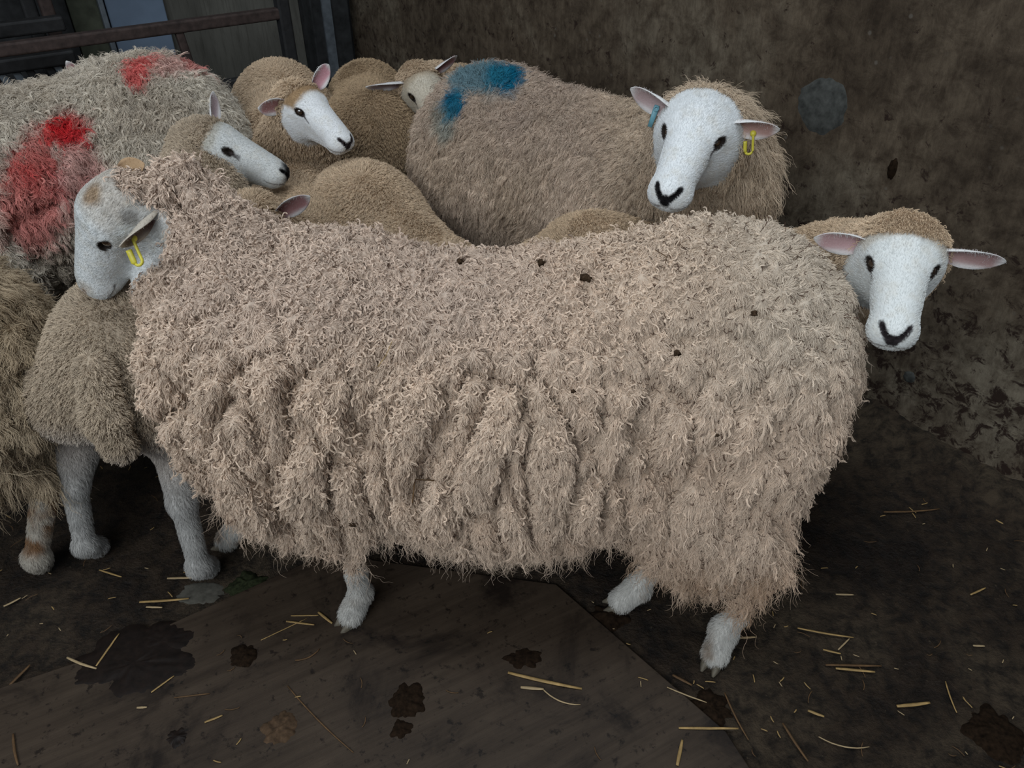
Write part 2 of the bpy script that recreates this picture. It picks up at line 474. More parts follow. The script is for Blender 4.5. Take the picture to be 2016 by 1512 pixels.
# ------------------------------------------------------------------ ears, eyes, hooves, tags
def ear_mesh(base, direction, face, L=0.12, Wd=0.03, cup=0.9, droop=0.0, nu=22, nv=11, th=0.0022):
    """leaf-shaped cupped ear; face = direction the hollow opens to. returns V, Q, inner mask"""
    d = nrm(direction); f = np.asarray(face, float); f = nrm(f - d * (f @ d)); w = np.cross(d, f)
    V = []; inner = []
    for side in (0, 1):
        for i in range(nu):
            u = i / (nu - 1)
            wid = Wd * ear_w(u)
            cp = cup * (1.5 * (1 - u) ** 1.2 + 0.35)
            cen = np.asarray(base) + d * (L * u) - f * (droop * L * u * u)
            for j in range(nv):
                v = j / (nv - 1) * 2 - 1
                an = v * cp
                rad = wid / max(cp, 0.2)
                q = cen + w * (rad * math.sin(an)) + f * (rad * (1 - math.cos(an)) - 0.25 * wid * cp)
                nn = nrm(-w * math.sin(an) + f * math.cos(an))
                q = q + nn * (th if side else -th) * (1 - 0.7 * abs(v)) 
                V.append(q); inner.append(side)
    Q = []
    n1 = nu * nv
    for i in range(nu - 1):
        for j in range(nv - 1):
            a = i * nv + j
            Q.append((a, a + 1, a + nv + 1, a + nv)); Q.append((n1 + a, n1 + a + nv, n1 + a + nv + 1, n1 + a + 1))
        for j in (0, nv - 1):
            a = i * nv + j
            Q.append((a, a + nv, n1 + a + nv, n1 + a) if j == 0 else (a + nv, a, n1 + a, n1 + a + nv))
    for j in range(nv - 1):
        a = (nu - 1) * nv + j; Q.append((a, a + 1, n1 + a + 1, n1 + a))
    return np.array(V), np.array(Q), np.array(inner)

def uv_ball(r, nu=20, nv=14, sq=(1, 1, 1)):
    V = [(0, 0, r * sq[2])]; F = []
    for i in range(1, nv):
        for j in range(nu):
            t, p = math.pi * i / nv, 2 * math.pi * j / nu
            V.append((r * math.sin(t) * math.cos(p) * sq[0], r * math.sin(t) * math.sin(p) * sq[1], r * math.cos(t) * sq[2]))
    V.append((0, 0, -r * sq[2])); e = len(V) - 1
    for j in range(nu):
        F.append((0, 1 + j, 1 + (j + 1) % nu)); F.append((e, e - nu + (j + 1) % nu, e - nu + j))
    for i in range(nv - 2):
        for j in range(nu):
            a = 1 + i * nu + j; b_ = 1 + i * nu + (j + 1) % nu
            F.append((a, a + nu, b_ + nu, b_))
    return np.array(V), F

def tube(pts, rad, n=8, sq=1.0, upv=(0, 0, 1)):
    """swept tube with capped ends"""
    pts = np.asarray(pts, float); k = len(pts); rad = np.broadcast_to(rad, (k,))
    V = []; F = []
    for i in range(k):
        t = nrm(pts[min(i + 1, k - 1)] - pts[max(i - 1, 0)])
        s_ = nrm(np.cross(t, upv) + 1e-6); u_ = np.cross(s_, t)
        for j in range(n):
            a = 2 * math.pi * j / n
            V.append(pts[i] + s_ * math.cos(a) * rad[i] + u_ * math.sin(a) * rad[i] * sq)
    for i in range(k - 1):
        for j in range(n):
            a = i * n + j; b_ = i * n + (j + 1) % n
            F.append((a, b_, b_ + n, a + n))
    F.append(tuple(range(n))[::-1]); F.append(tuple((k - 1) * n + j for j in range(n)))
    return V, F
def join(parts):
    V = []; F = []
    for v, f in parts:
        o = len(V); V += [tuple(x) for x in v]; F += [tuple(i + o for i in q) for q in f]
    return V, F
def box(lo, hi, R=None, c=None):
    V = [(x, y, z) for x in (lo[0], hi[0]) for y in (lo[1], hi[1]) for z in (lo[2], hi[2])]
    F = [(0, 1, 3, 2), (4, 6, 7, 5), (0, 4, 5, 1), (2, 3, 7, 6), (0, 2, 6, 4), (1, 5, 7, 3)]
    return V, F

def hoof(parent, pos, fwd, s=1.0):
    """two horny claws, pointing along fwd, sole at pos"""
    f = nrm(np.array([fwd[0], fwd[1], 0.0])); l = np.array([-f[1], f[0], 0])
    parts = []
    for sd in (-1, 1):
        V = []; rings = [(-0.022, 0.012, 0.000), (0.0, 0.0145, 0.0), (0.026, 0.010, 0.0), (0.040, 0.003, 0.0)]
        H = [0.026, 0.030, 0.018, 0.006]; K = 8
        for (x, w, z), h in zip(rings, H):
            for j in range(K):
                a = 2 * math.pi * j / K
                yy = w * math.cos(a) * 0.9; zz = max(0.001, h * 0.5 + h * 0.5 * math.sin(a) * 1.05)
                if math.sin(a) > 0.3: yy *= 0.75
                q = np.asarray(pos) + s * (f * x + l * (sd * 0.0135 + yy) + np.array([0, 0, zz]))
                V.append(q)
        F = []
        for i in range(len(rings) - 1):
            for j in range(K):
                a = i * K + j; b_ = i * K + (j + 1) % K; F.append((a, a + K, b_ + K, b_))
        F.append(tuple(range(K))); F.append(tuple(reversed([(len(rings) - 1) * K + j for j in range(K)])))
        parts.append((V, F))
    V, F = join(parts)
    for sd in (-1, 1):
        bv, bf = uv_ball(0.0075 * s, 12, 8, (0.8, 0.8, 1.3))
        mesh_obj('dewclaw', bv + np.asarray(pos) - f * 0.052 * s + l * sd * 0.013 * s + [0, 0, 0.046 * s], bf, M_HOOF, parent)
    return mesh_obj('hoof', V, F, M_HOOF, parent)

def ring_tag(parent, top, dn, out, mat, L=0.045, w=0.010, name='ear_tag', open_=0.014):
    """loop tag: button, thin strap going down, bend, wider flap coming back up"""
    top = np.asarray(top, float); d = nrm(dn); o = nrm(np.asarray(out) - d * (np.asarray(out) @ d)); s = np.cross(d, o)
    P = [top + o * 0.002]
    for t in np.linspace(0, 1, 6): P.append(top + d * (L * t * 0.85) + o * 0.003)
    for a in np.linspace(0, math.pi, 7)[1:-1]:
        P.append(top + d * (L * 0.85 + math.sin(a) * open_ / 2) + o * 0.003 + s * (open_ / 2 * (1 - math.cos(a))))
    P2 = [top + d * (L * t) + o * 0.003 + s * open_ for t in np.linspace(0.85, 0.35, 5)]
    parts = [tube(P, 0.0026, 8)]
    parts.append(tube([P[-1]] + P2, [0.0026] + [w * 0.36] * 5, 8, 0.55, upv=tuple(o)))
    V, F = uv_ball(0.0062, 12, 8); parts.append((V * (1, 1, 1) + top, F))
    V, F = join(parts)
    return mesh_obj(name, V, F, mat, parent)

# ------------------------------------------------------------------ one sheep
def camdir(r, u, f):                # direction given along camera right / up / forward, as a world vector
    return nrm(np.array([r, f * CT + u * ST, u * CT - f * ST]))
def ear_w(u):
    t = min(1, u / 0.45); t = t * t * (3 - 2 * t)
    return (0.45 + 0.55 * t) * (1 if u < 0.45 else max(0.03, (1 - ((u - 0.45) / 0.55) ** 2.2)) ** 0.72)
def vdir(px, py, r, u, f):           # the same, relative to the line of sight through a pixel
    F_ = nrm(ray(px, py)); R_ = nrm(np.cross(F_, (0, 0, 1.0))); U_ = np.cross(R_, F_)
    return nrm(R_ * r + U_ * u + F_ * f)
def ear_point(head, e, u, v, lift=0.0):
    sd = e['side']; base = np.array(e.get('base', (-0.036, 0.044, 0.034))) * [1, sd, 1]
    d = nrm(np.array(e['dir'], float) * [1, sd, 1]); f = np.array(e.get('face', (1, 0.1, -0.15)), float) * [1, sd, 1]; f = nrm(f - d * (f @ d)); w = np.cross(d, f)
    L = e.get('L', 0.118); Wd = e.get('W', 0.030); cup = e.get('cup', 0.9)
    wid = Wd * ear_w(u); cp = cup * (1.5 * (1 - u) ** 1.2 + 0.35); rad = wid / max(cp, 0.2)
    P = []
    for vv in (v, -v):
        an = vv * cp; P.append(head.wor(base + d * (L * u) - f * (e.get('droop', 0.1) * L * u * u) + w * (rad * math.sin(an)) + f * (rad * (1 - math.cos(an)) - 0.25 * wid * cp + lift)))
    return min(P, key=lambda q: q[2])
def vnormals(V, Q):
    NV = np.zeros_like(V)
    n = np.cross(V[Q[:, 2]] - V[Q[:, 0]], V[Q[:, 3]] - V[Q[:, 1]])
    for i in range(4):
        for d in range(3): NV[:, d] += np.bincount(Q[:, i], n[:, d], len(V))
    return nrm(NV)

class Leg:
    def __init__(s, hoof, top, ax, hind, sc=1.0, toe=None, fat=1.0):
        h = np.array([hoof[0], hoof[1], 0.0]); top = np.asarray(top, float); a = np.array([ax[0], ax[1], 0]); a = nrm(a)
        toe = a if toe is None else nrm(np.array([toe[0], toe[1], 0]))
        s.hoof, s.toe, s.sc = h, toe, sc
        z = lambda v: np.array([0, 0, v * sc])
        lat = (h - top); lat[2] = 0
        s.ankle = h - toe * 0.030 * sc + z(0.062)
        if hind:
            s.mid = h - a * 0.085 * sc + z(0.245) - lat * 0.25
            s.stifle = top * [1, 1, 0] + a * 0.05 * sc + z(0.40) + lat * 0.2
            s.low = [(h + z(0.022), s.ankle, .024 * sc, .0225 * sc), (s.ankle, s.mid, .0185 * sc, .024 * sc), (s.ankle, s.ankle + z(0.004), .024 * sc, .022 * sc)]
            s.high = [(s.mid, s.stifle, .027 * sc, .062 * sc * fat), (s.stifle, top, .075 * sc * fat, .10 * sc * fat)]
        else:
            s.mid = h - a * 0.012 * sc + z(0.215) - lat * 0.3
            s.stifle = top * [1, 1, 0] - a * 0.04 * sc + z(0.38) + lat * 0.1
            s.low = [(h + z(0.022), s.ankle, .024 * sc, .022 * sc), (s.ankle, s.mid, .0175 * sc, .0205 * sc), (s.mid, s.mid + z(0.02), .025 * sc, .024 * sc)]
            s.high = [(s.mid, s.stifle, .024 * sc, .045 * sc * fat), (s.stifle, top, .055 * sc * fat, .08 * sc * fat)]

def build_sheep(label, group, sp):
    head = sp.get('head'); legs = sp.get('legs', []); sc = sp.get('sc', 1.0)
    hip, sho = np.asarray(sp['hip'], float), np.asarray(sp['sho'], float)
    ax = nrm((sho - hip) * [1, 1, 0]); rx, rz = sp['rx'], sp['rz']
    lat = np.array([-ax[1], ax[0], 0]); RT = np.stack([ax, lat, [0, 0, 1]], 1)
    def d_torso(P):
        # capsule with flattened section, then haunch, chest, neck, tail
        d = d_cone(P, hip, sho, rx, rx * sp.get('taper', 0.94), (1, 1, rz / rx))
        d = smin(d, d_ell(P, hip + ax * 0.02 + [0, 0, -0.01], (rx * 1.05, rx * 1.06, rz * 1.03), RT), 0.06)
        d = smin(d, d_ell(P, sho + ax * 0.05 + [0, 0, -0.02], (rx * 0.95, rx * 0.97, rz * 0.95), RT), 0.06)
        for (c, r, k) in sp.get('extra', []): d = smin(d, d_ell(P, c, r), k)
        nk = sp.get('neck', [])
        for (p0, r0), (p1, r1) in zip(nk[:-1], nk[1:]): d = smin(d, d_cone(P, p0, p1, r0, r1), sp.get('neck_k', 0.07))
        for lg in legs:
            for (p0, p1, ra, rb) in lg.high: d = smin(d, d_cone(P, p0, p1, ra, rb), 0.05)
        tl = sp.get('tail', [])
        for (p0, r0), (p1, r1) in zip(tl[:-1], tl[1:]): d = smin(d, d_cone(P, p0, p1, r0, r1, sp.get('tail_sq')), 0.02)
        return d
    def d_legs(P):
        d = np.full(len(P), 9.0)
        for lg in legs:
            for (p0, p1, ra, rb) in lg.low: d = smin(d, d_cone(P, p0, p1, ra, rb), 0.012)
        return d
    def sdf(P):
        d = smin(d_torso(P), d_legs(P), 0.02)
        if head is not None: d = smin(d, head.sdf(P), 0.03 * head.s)
        return d
    wx = sp.get('wool_x', -0.058)
    def facemask(P):
        if head is None: return np.zeros(len(P))
        L = head.loc(P)
        lim = wx + sp.get('wool_jaw', 0.10) * np.clip(-L[:, 2] - 0.035, 0, 1) + sp.get('wool_crown', 0.0) * np.clip(L[:, 2] - 0.03, 0, 0.05)
        w = sstep(-0.008, 0.008, L[:, 0] - lim + 0.012 * (fbm(L * 45, 2, 3) - 0.5))
        return w * (np.linalg.norm(L - (0.05, 0, -0.01), axis=1) < 0.19) * sstep(0.04, 0.02, head.sdf(P))
    def legmask(P):
        dl = d_legs(P)
        z = P[:, 2]
        zc = sp.get('leg_wool', 0.20); w = np.zeros(len(P))
        for i, lg in enumerate(legs):
            zz = zc[i] if isinstance(zc, (list, tuple)) else zc
            c = np.linalg.norm((P - lg.ankle)[:, :2], axis=1) < 0.16
            w = np.maximum(w, c * sstep(zz + 0.02, zz - 0.02, z + 0.03 * (fbm(P * 30, 2, 5) - 0.5)))
        return w
    # ---- surface
    pts = [hip, sho] + [p for p, _ in sp.get('neck', [])] + [p for p, _ in sp.get('tail', [])]
    lo = np.min(pts, 0) - max(rx, rz) * 1.15 - 0.02; hi = np.max(pts, 0) + max(rx, rz) * 1.15 + 0.02
    for lg in legs:
        for q in (lg.hoof, lg.mid): lo = np.minimum(lo, q - 0.06); hi = np.maximum(hi, q + 0.06)
    lo[2] = -0.01 if legs else max(lo[2], 0.02)
    V, Q = polygonise(sdf, lo, hi, sp.get('res', 0.012))
    if head is not None:
        cx = wx - 0.012
        c0 = head.wor([0.05, 0, -0.01]); rr = 0.20 * head.s
        def keep(P, off): return (head.loc(P)[:, 0] > cx + off) & (np.linalg.norm(P - c0, axis=1) < rr) & (head.sdf(P) < 0.035 * head.s)
        qc = V[Q].mean(1); Q = Q[~keep(qc, 0.004)]
        V2, Q2 = polygonise(sdf, c0 - rr - 0.01, c0 + rr + 0.01, sp.get('hres', 0.0032))
        Q2 = Q2[keep(V2[Q2].mean(1), -0.002)]
        Q = np.concatenate([Q, Q2 + len(V)]); V = np.concatenate([V, V2])
        used = np.zeros(len(V), bool); used[Q.ravel()] = True; mp = np.cumsum(used) - 1; V = V[used]; Q = mp[Q]
    _, NV = grad(sdf, V, 0.002)
    fm, lm = facemask(V), legmask(V)
    wm = (1 - fm) * (1 - lm)
    if sp.get('disp'): V = V + NV * (sp['disp'](V, NV) * wm)[:, None]; NV = vnormals(V, Q)
    V[:, 2] = np.maximum(V[:, 2], 0.004)
    colw = sp.get('wool_col')
    if 'marks' in sp:                # coloured marks: find the spot on the body under each line of sight
        mk = []
        for (px, py, r_, c_, st_) in sp['marks']:
            d_ = nrm(ray(px, py)); t_ = 0.3
            for _ in range(200):
                ds_ = float(sdf((np.array([[0, 0, CAM_H]]) + d_ * t_))[0])
                if ds_ < 0.004: break
                t_ += max(0.002, ds_ * 0.4)
            q_ = np.array([0, 0, CAM_H]) + d_ * min(t_, 4.0)
            mk.append((q_, r_, c_, st_))
        colw = patches(*sp['wool_args'][:1], mk, *sp['wool_args'][1:])
    fspec = sp.get('face_spec', {})
    def legcol(P):
        if 'leg_col' in sp: return sp['leg_col'](P)
        w = (sstep(0.42, 0.62, fbm(P * 22, 3, 41)) * sstep(0.09, 0.03, P[:, 2]) * 0.8)[:, None]
        return (np.array((0.58, 0.565, 0.53)) * (1 - w) + np.array((0.20, 0.13, 0.075)) * w) * (0.75 + 0.4 * fbm(P * 40, 3))[:, None]
    def allcol(P, Nn, fm, lm):
        c = colw(P, Nn) * sp.get('under', 0.85)
        if head is not None and fm.max() > 0: c = c * (1 - fm[:, None]) + face_colour(head.loc(P), fspec) * fm[:, None]
        if lm.max() > 0: c = c * (1 - lm[:, None]) + legcol(P) * lm[:, None]
        return c
    col = allcol(V, NV, fm, lm)
    # ---- ears into the same mesh
    parts_n = len(V); earV = []; earQ = []; earC = []; earI = []
    if head is not None:
        for e in sp.get('ears', []):
            sd = e['side']
            base = np.array(e.get('base', (-0.036, 0.044, 0.034))) * [1, sd, 1]
            d = np.array(e['dir'], float) * [1, sd, 1]; f = np.array(e.get('face', (1, 0.1, -0.15)), float) * [1, sd, 1]
            v, q, inn = ear_mesh(base, d, f, e.get('L', 0.118), e.get('W', 0.030), e.get('cup', 0.9), e.get('droop', 0.1))
            # bend/curl noise
            u = np.clip(((v - base) @ nrm(d)) / e.get('L', 0.118), 0, 1)
            c = np.tile((0.74, 0.73, 0.72), (len(v), 1)); tc = np.array(e.get('col', (0.74, 0.73, 0.72))); c[:] = tc
            w_ = np.abs(((v - base) @ nrm(np.cross(nrm(d), nrm(f)))))
            pk = np.array(e.get('pink', (0.50, 0.27, 0.27)))
            core = inn * sstep(1.0, 0.5, w_ / (e.get('W', 0.03) * 0.85)) * sstep(1.0, 0.82, u)
            c = c * (1 - core[:, None]) + pk * core[:, None]
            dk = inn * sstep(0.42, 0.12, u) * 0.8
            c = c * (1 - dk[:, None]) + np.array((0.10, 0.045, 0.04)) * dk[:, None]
            earV.append(head.wor(v)); earQ.append(q + parts_n + sum(len(x) for x in earV[:-1])); earC.append(c); earI.append(inn)
        if earV:
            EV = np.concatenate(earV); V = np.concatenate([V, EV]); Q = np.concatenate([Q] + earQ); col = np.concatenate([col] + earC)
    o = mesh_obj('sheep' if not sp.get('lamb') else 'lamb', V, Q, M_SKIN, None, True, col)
    tag(o, label, 'sheep' if not sp.get('lamb') else 'lamb', group)
    # ---- eyes
    if head is not None:
        for sd in (1, -1):
            bv, bf = uv_ball(0.0138, 24, 16)
            c = (EYE - EN * 0.0070) * [1, sd, 1]
            mesh_obj('eye', head.wor(bv + c), bf, M_EYE, o)
    for lg in legs: hoof(o, lg.hoof + lg.toe * 0.004, lg.toe, lg.sc * 0.85)
    # ---- hair
    nb = parts_n
    qb = Q[(Q < nb).all(1)]
    S = Surf(V[:nb], qb, NV[:nb])
    fmT, lmT = facemask(S.cen), legmask(S.cen); wmT = (1 - fmT) * (1 - lmT)
    cf = cam_facing(S.cen, S.tn); vis = in_view(S.cen)
    wv = np.where(cf > -0.25, 1.0, 0.22) * np.where(vis, 1.0, 0.08)
    if 'see' in sp: wv = wv * sp['see'](S.cen)
    for k, h in enumerate(sp['wool']):
        h = dict(h); dens = h.pop('density'); wf = h.pop('where', None)
        w = wmT * wv
        if wf is not None: w = w * wf(S.cen, S.tn)
        P, Nn = S.sample(dens * HAIRQ, w)
        if 'flow' in h: h['flowdir'] = h.pop('flow')
        (locks if h.pop('lock', 0) else wool)(h.pop('name', 'fleece'), P, Nn, o, colw, **h)
    # short hair on the face and legs
    fd = sp.get('face_density', 260000)
    if head is not None and fd:
        P, Nn = S.sample(fd * HAIRQ, fmT * wv * (S.cen[:, 2] > -1))
        if len(P):
            L = head.loc(P); ok = (np.linalg.norm(L * np.stack([np.ones(len(L)), np.sign(L[:, 1]), np.ones(len(L))], 1) - EYE, axis=1) > 0.0145); P, Nn, L = P[ok], Nn[ok], L[ok]
            fl = -head.R[:, 0] * 0.9 + RNG.normal(size=(len(P), 3)) * 0.25
            # hair on the face grows back from the nose
            g = nrm(fl - Nn * (fl * Nn).sum(1, keepdims=True))
            ln = (0.0035 + 0.0035 * sstep(0.06, -0.05, L[:, 0])) * (0.6 + 0.8 * RNG.random(len(P))) * head.s * sp.get('face_len', 1.0)
            s_ = np.array([0, .35, .7, 1.0])
            pts_ = P[:, None] + (Nn[:, None] * (s_ - 0.55 * s_ ** 2)[None, :, None] * 0.8 + g[:, None] * (s_ ** 1.3)[None, :, None]) * ln[:, None, None]
            c = face_colour(L, fspec) * (0.82 + 0.3 * RNG.random(len(P)))[:, None]
            add_hair('face_hair', pts_, np.array([.00022, .00018, .00013, .00005]), c, c, o)
        P, Nn = S.sample(sp.get('leg_density', 200000) * HAIRQ, lmT * wv) if legs else (np.zeros((0, 3)), None)
        if len(P):
            fl = np.array([0, 0, -1.0]) + RNG.normal(size=(len(P), 3)) * 0.3
            g = nrm(fl - Nn * (fl * Nn).sum(1, keepdims=True))
            ln = 0.009 * (0.5 + RNG.random(len(P)))
            s_ = np.array([0, .35, .7, 1.0])
            pts_ = P[:, None] + (Nn[:, None] * (s_ - 0.5 * s_ ** 2)[None, :, None] * 0.8 + g[:, None] * (s_ ** 1.3)[None, :, None]) * ln[:, None, None]
            c = legcol(P) * (0.75 + 0.4 * RNG.random(len(P)))[:, None]
            add_hair('leg_hair', pts_, np.array([.00028, .00024, .00016, .00005]), c, c, o)
    # fuzz on ears
    if earV and head is not None:
        EVs = EV; q = np.concatenate(earQ) - parts_n; q = q[(q >= 0).all(1)]
        SE = Surf(EVs, q, vnormals(EVs, q)); cE = np.concatenate(earC)
        P, Nn = SE.sample(220000 * HAIRQ, np.ones(len(SE.area)))
        if len(P):
            from mathutils.kdtree import KDTree
            kd = KDTree(len(EVs))
            for i, v in enumerate(EVs): kd.insert(v, i)
            kd.balance(); ii = np.array([kd.find(p)[1] for p in P])
            ln = 0.0026 * (0.4 + RNG.random(len(P))); r_ = np.clip(RNG.normal(size=(len(P), 3)), -1.4, 1.4) * 0.6
            s_ = np.array([0, .5, 1.0])
            pts_ = P[:, None] + (Nn + r_)[:, None] * s_[None, :, None] * ln[:, None, None]
            c = cE[ii] * (0.85 + 0.3 * RNG.random(len(P)))[:, None]
            add_hair('ear_hair', pts_, np.array([.0002, .00015, .00005]), c, c, o)
    print('  ', label, 'verts', len(V), 't', round(time.time() - T0, 1))
    return o

def patches(base, lst, var=0.12, sc=14, seed=3, dirty=None, blotch=((0.40, 0.30, 0.20), 0.35)):
    """wool colour function: base colour, blotchy stains, and coloured marks [(centre, radii, colour, strength)]"""
    base = np.array(base)
    def f(P, Nn):
        n1 = fbm(P * sc, 3, seed)[:, None]; n2 = fbm(P * 5 + 3, 3, seed + 9)[:, None]
        c = base * (1 - var + 2 * var * n1)
        w = sstep(0.45, 0.8, n2) * blotch[1]
        c = c * (1 - w) + np.array(blotch[0]) * w
        if dirty is not None: c = dirty(P, Nn, c)
        for (ce, r, col, st) in lst:
            d = np.linalg.norm((P - ce) / np.asarray(r), axis=1) + 0.9 * (fbm(P * 22, 3, seed + 4) - 0.5)
            w = (sstep(1.15, 0.45, d) * st)[:, None]
            c = c * (1 - w) + np.array(col) * w
        return c
    return f
HAIRQ = 1.0

# ------------------------------------------------------------------ the pen: floor and walls
CORNER = np.array([-0.817, 4.12]); DR = nrm(np.array([0.592, -0.806])); DL = nrm(np.array([-0.814, -0.581]))
NR = np.array([-DR[1], DR[0]])      # away from the pen, behind the right wall
if NR[0] < 0: NR = -NR
NL = np.array([DL[1], -DL[0]])
if NL[1] < 0: NL = -NL
m, nt, b = new_mat('dung_floor'); co = coords(nt)
n1 = noise(nt, 3.0, 8, 0.62, 0.4, co); n2 = noise(nt, 34, 8, 0.7, 0.3, co); n3 = noise(nt, 150, 4, 0.6, 0, co)
c1 = ramp(nt, n1.outputs[0], [(0.34, (0.009, 0.0052, 0.0032)), (0.48, (0.026, 0.0175, 0.0108)), (0.62, (0.048, 0.0365, 0.0245))]).outputs[0]
c2 = ramp(nt, n2.outputs[0], [(0.38, (0.28, 0.24, 0.20)), (0.58, (1.3, 1.22, 1.12))]).outputs[0]
c3 = ramp(nt, n3.outputs[0], [(0.64, (0, 0, 0)), (0.72, (1, 1, 1))]).outputs[0]
base = mixc(nt, 1.0, c1, c2, 'MULTIPLY')
nt.links.new(mixc(nt, c3, base, (0.060, 0.044, 0.028)), b.inputs['Base Color'])
rr = ramp(nt, n1.outputs[0], [(0.3, (0.45,) * 3), (0.6, (0.85,) * 3)]); nt.links.new(rr.outputs[0], b.inputs['Roughness'])
b.inputs['Specular IOR Level'].default_value = 0.3
ad = nt.nodes.new('ShaderNodeMath'); ad.operation = 'MULTIPLY_ADD'; nt.links.new(n3.outputs[0], ad.inputs[0]); ad.inputs[1].default_value = 0.35; nt.links.new(n2.outputs[0], ad.inputs[2])
bump(nt, b, ad.outputs[0], 1.0, 0.014); M_FLOOR = m
# floor mesh, slightly uneven
gx = np.linspace(-2.9, 2.6, 300); gy = np.linspace(-1.2, 4.9, 300)
X, Y = np.meshgrid(gx, gy, indexing='ij'); P = np.stack([X.ravel(), Y.ravel(), 0 * X.ravel()], 1)
wd = (CORNER - P[:, :2]) @ NR; P[:, 2] = -0.010 * fbm(P * 5, 3, 77) + 0.055 * sstep(0.20, 0.0, wd + 0.10 * (fbm(P * 7, 3, 12) - 0.5)) * (0.4 + fbm(P * 16, 3, 13))
V = P; n = 300
F = [(i * n + j, (i + 1) * n + j, (i + 1) * n + j + 1, i * n + j + 1) for i in range(n - 1) for j in range(n - 1)]
tag(mesh_obj('floor', V, F, M_FLOOR), 'dark dung-covered floor of the pen', None, None, 'structure')

def wall_mesh(name, p0, d, away, length, z0, z1, th, mat, **kw):
    """slab standing on the line p0 + d*t, its face on the line, thickness away from the pen"""
    p0 = np.asarray(p0); q = [p0, p0 + d * length]
    V = [];
    for p in (q[0], q[1], q[1] + away * th, q[0] + away * th):
        V += [(p[0], p[1], z0), (p[0], p[1], z1)]
    F = [(0, 2, 3, 1), (2, 4, 5, 3), (4, 6, 7, 5), (6, 0, 1, 7), (1, 3, 5, 7), (0, 6, 4, 2)]
    return mesh_obj(name, V, F, mat, kw.get('parent'), False)
def frame_coords(nt, p0, d, scale):
    """texture axes along the wall: x along, z up"""
    ang = -math.atan2(d[1], d[0])
    t = nt.nodes.new('ShaderNodeTexCoord'); r = nt.nodes.new('ShaderNodeVectorRotate'); r.rotation_type = 'Z_AXIS'
    r.inputs['Angle'].default_value = ang; nt.links.new(t.outputs['Object'], r.inputs['Vector'])
    m_ = nt.nodes.new('ShaderNodeMapping'); m_.inputs['Scale'].default_value = scale; nt.links.new(r.outputs[0], m_.inputs[0]); return m_.outputs[0], r.outputs[0]

m, nt, b = new_mat('grimy_concrete'); v1, raw = frame_coords(nt, CORNER, DR, (1, 1, 1)); 
n1 = noise(nt, 1.6, 8, 0.62, 0.5, v1); n2 = noise(nt, 18, 10, 0.72, 0.4, v1)
v2, _ = frame_coords(nt, CORNER, DR, (60, 60, 14)); n4 = noise(nt, 1, 5, 0.7, 0, v2)
vo = nt.nodes.new('ShaderNodeTexVoronoi'); vo.inputs['Scale'].default_value = 22; nt.links.new(v1, vo.inputs['Vector'])
c1 = ramp(nt, n1.outputs[0], [(0.34, (0.052, 0.038, 0.026)), (0.50, (0.100, 0.078, 0.056)), (0.66, (0.165, 0.143, 0.110))]).outputs[0]
c2 = ramp(nt, n2.outputs[0], [(0.36, (0.45, 0.40, 0.36)), (0.60, (1.12, 1.10, 1.06))]).outputs[0]
c4 = ramp(nt, n4.outputs[0], [(0.30, (0.72, 0.70, 0.68)), (0.65, (1.12, 1.12, 1.12))]).outputs[0]
k = mixc(nt, 1.0, mixc(nt, 1.0, c1, c2, 'MULTIPLY'), c4, 'MULTIPLY')
sp_ = ramp(nt, vo.outputs['Distance'], [(0.07, (1, 1, 1)), (0.14, (0, 0, 0))]).outputs[0]
n5 = noise(nt, 4.5, 3, 0.5, 0, v1); gate_ = ramp(nt, n5.outputs[0], [(0.48, (0, 0, 0)), (0.62, (0.5, 0.5, 0.5))]).outputs[0]
k = mixc(nt, mixc(nt, 1.0, sp_, gate_, 'MULTIPLY'), k, (0.15, 0.135, 0.115))
# dark splashes of muck, more of them near the ground
sx = nt.nodes.new('ShaderNodeSeparateXYZ'); nt.links.new(raw, sx.inputs[0])
n6 = noise(nt, 26, 6, 0.75, 0.6, v1)
zz = nt.nodes.new('ShaderNodeMapRange'); zz.inputs[1].default_value = 1.3; zz.inputs[2].default_value = 0.1; zz.inputs[3].default_value = 0.0; zz.inputs[4].default_value = 0.17; nt.links.new(sx.outputs[2], zz.inputs[0])
aa = nt.nodes.new('ShaderNodeMath'); aa.operation = 'ADD'; nt.links.new(n6.outputs[0], aa.inputs[0]); nt.links.new(zz.outputs[0], aa.inputs[1])
sk = ramp(nt, aa.outputs[0], [(0.66, (0, 0, 0)), (0.74, (1, 1, 1))]).outputs[0]
k = mixc(nt, sk, k, (0.022, 0.012, 0.008))
nt.links.new(k, b.inputs['Base Color']); b.inputs['Roughness'].default_value = 0.85; b.inputs['Specular IOR Level'].default_value = 0.25
bump(nt, b, mixc(nt, 0.5, n2.outputs[0], n4.outputs[0]), 0.7, 0.006); M_CONC = m
wr = wall_mesh('wall_right', CORNER + DR * 0.02, DR, NR, 5.4, -0.02, 2.9, 0.14, M_CONC); tag(wr, 'grimy brown concrete wall', None, None, 'structure')

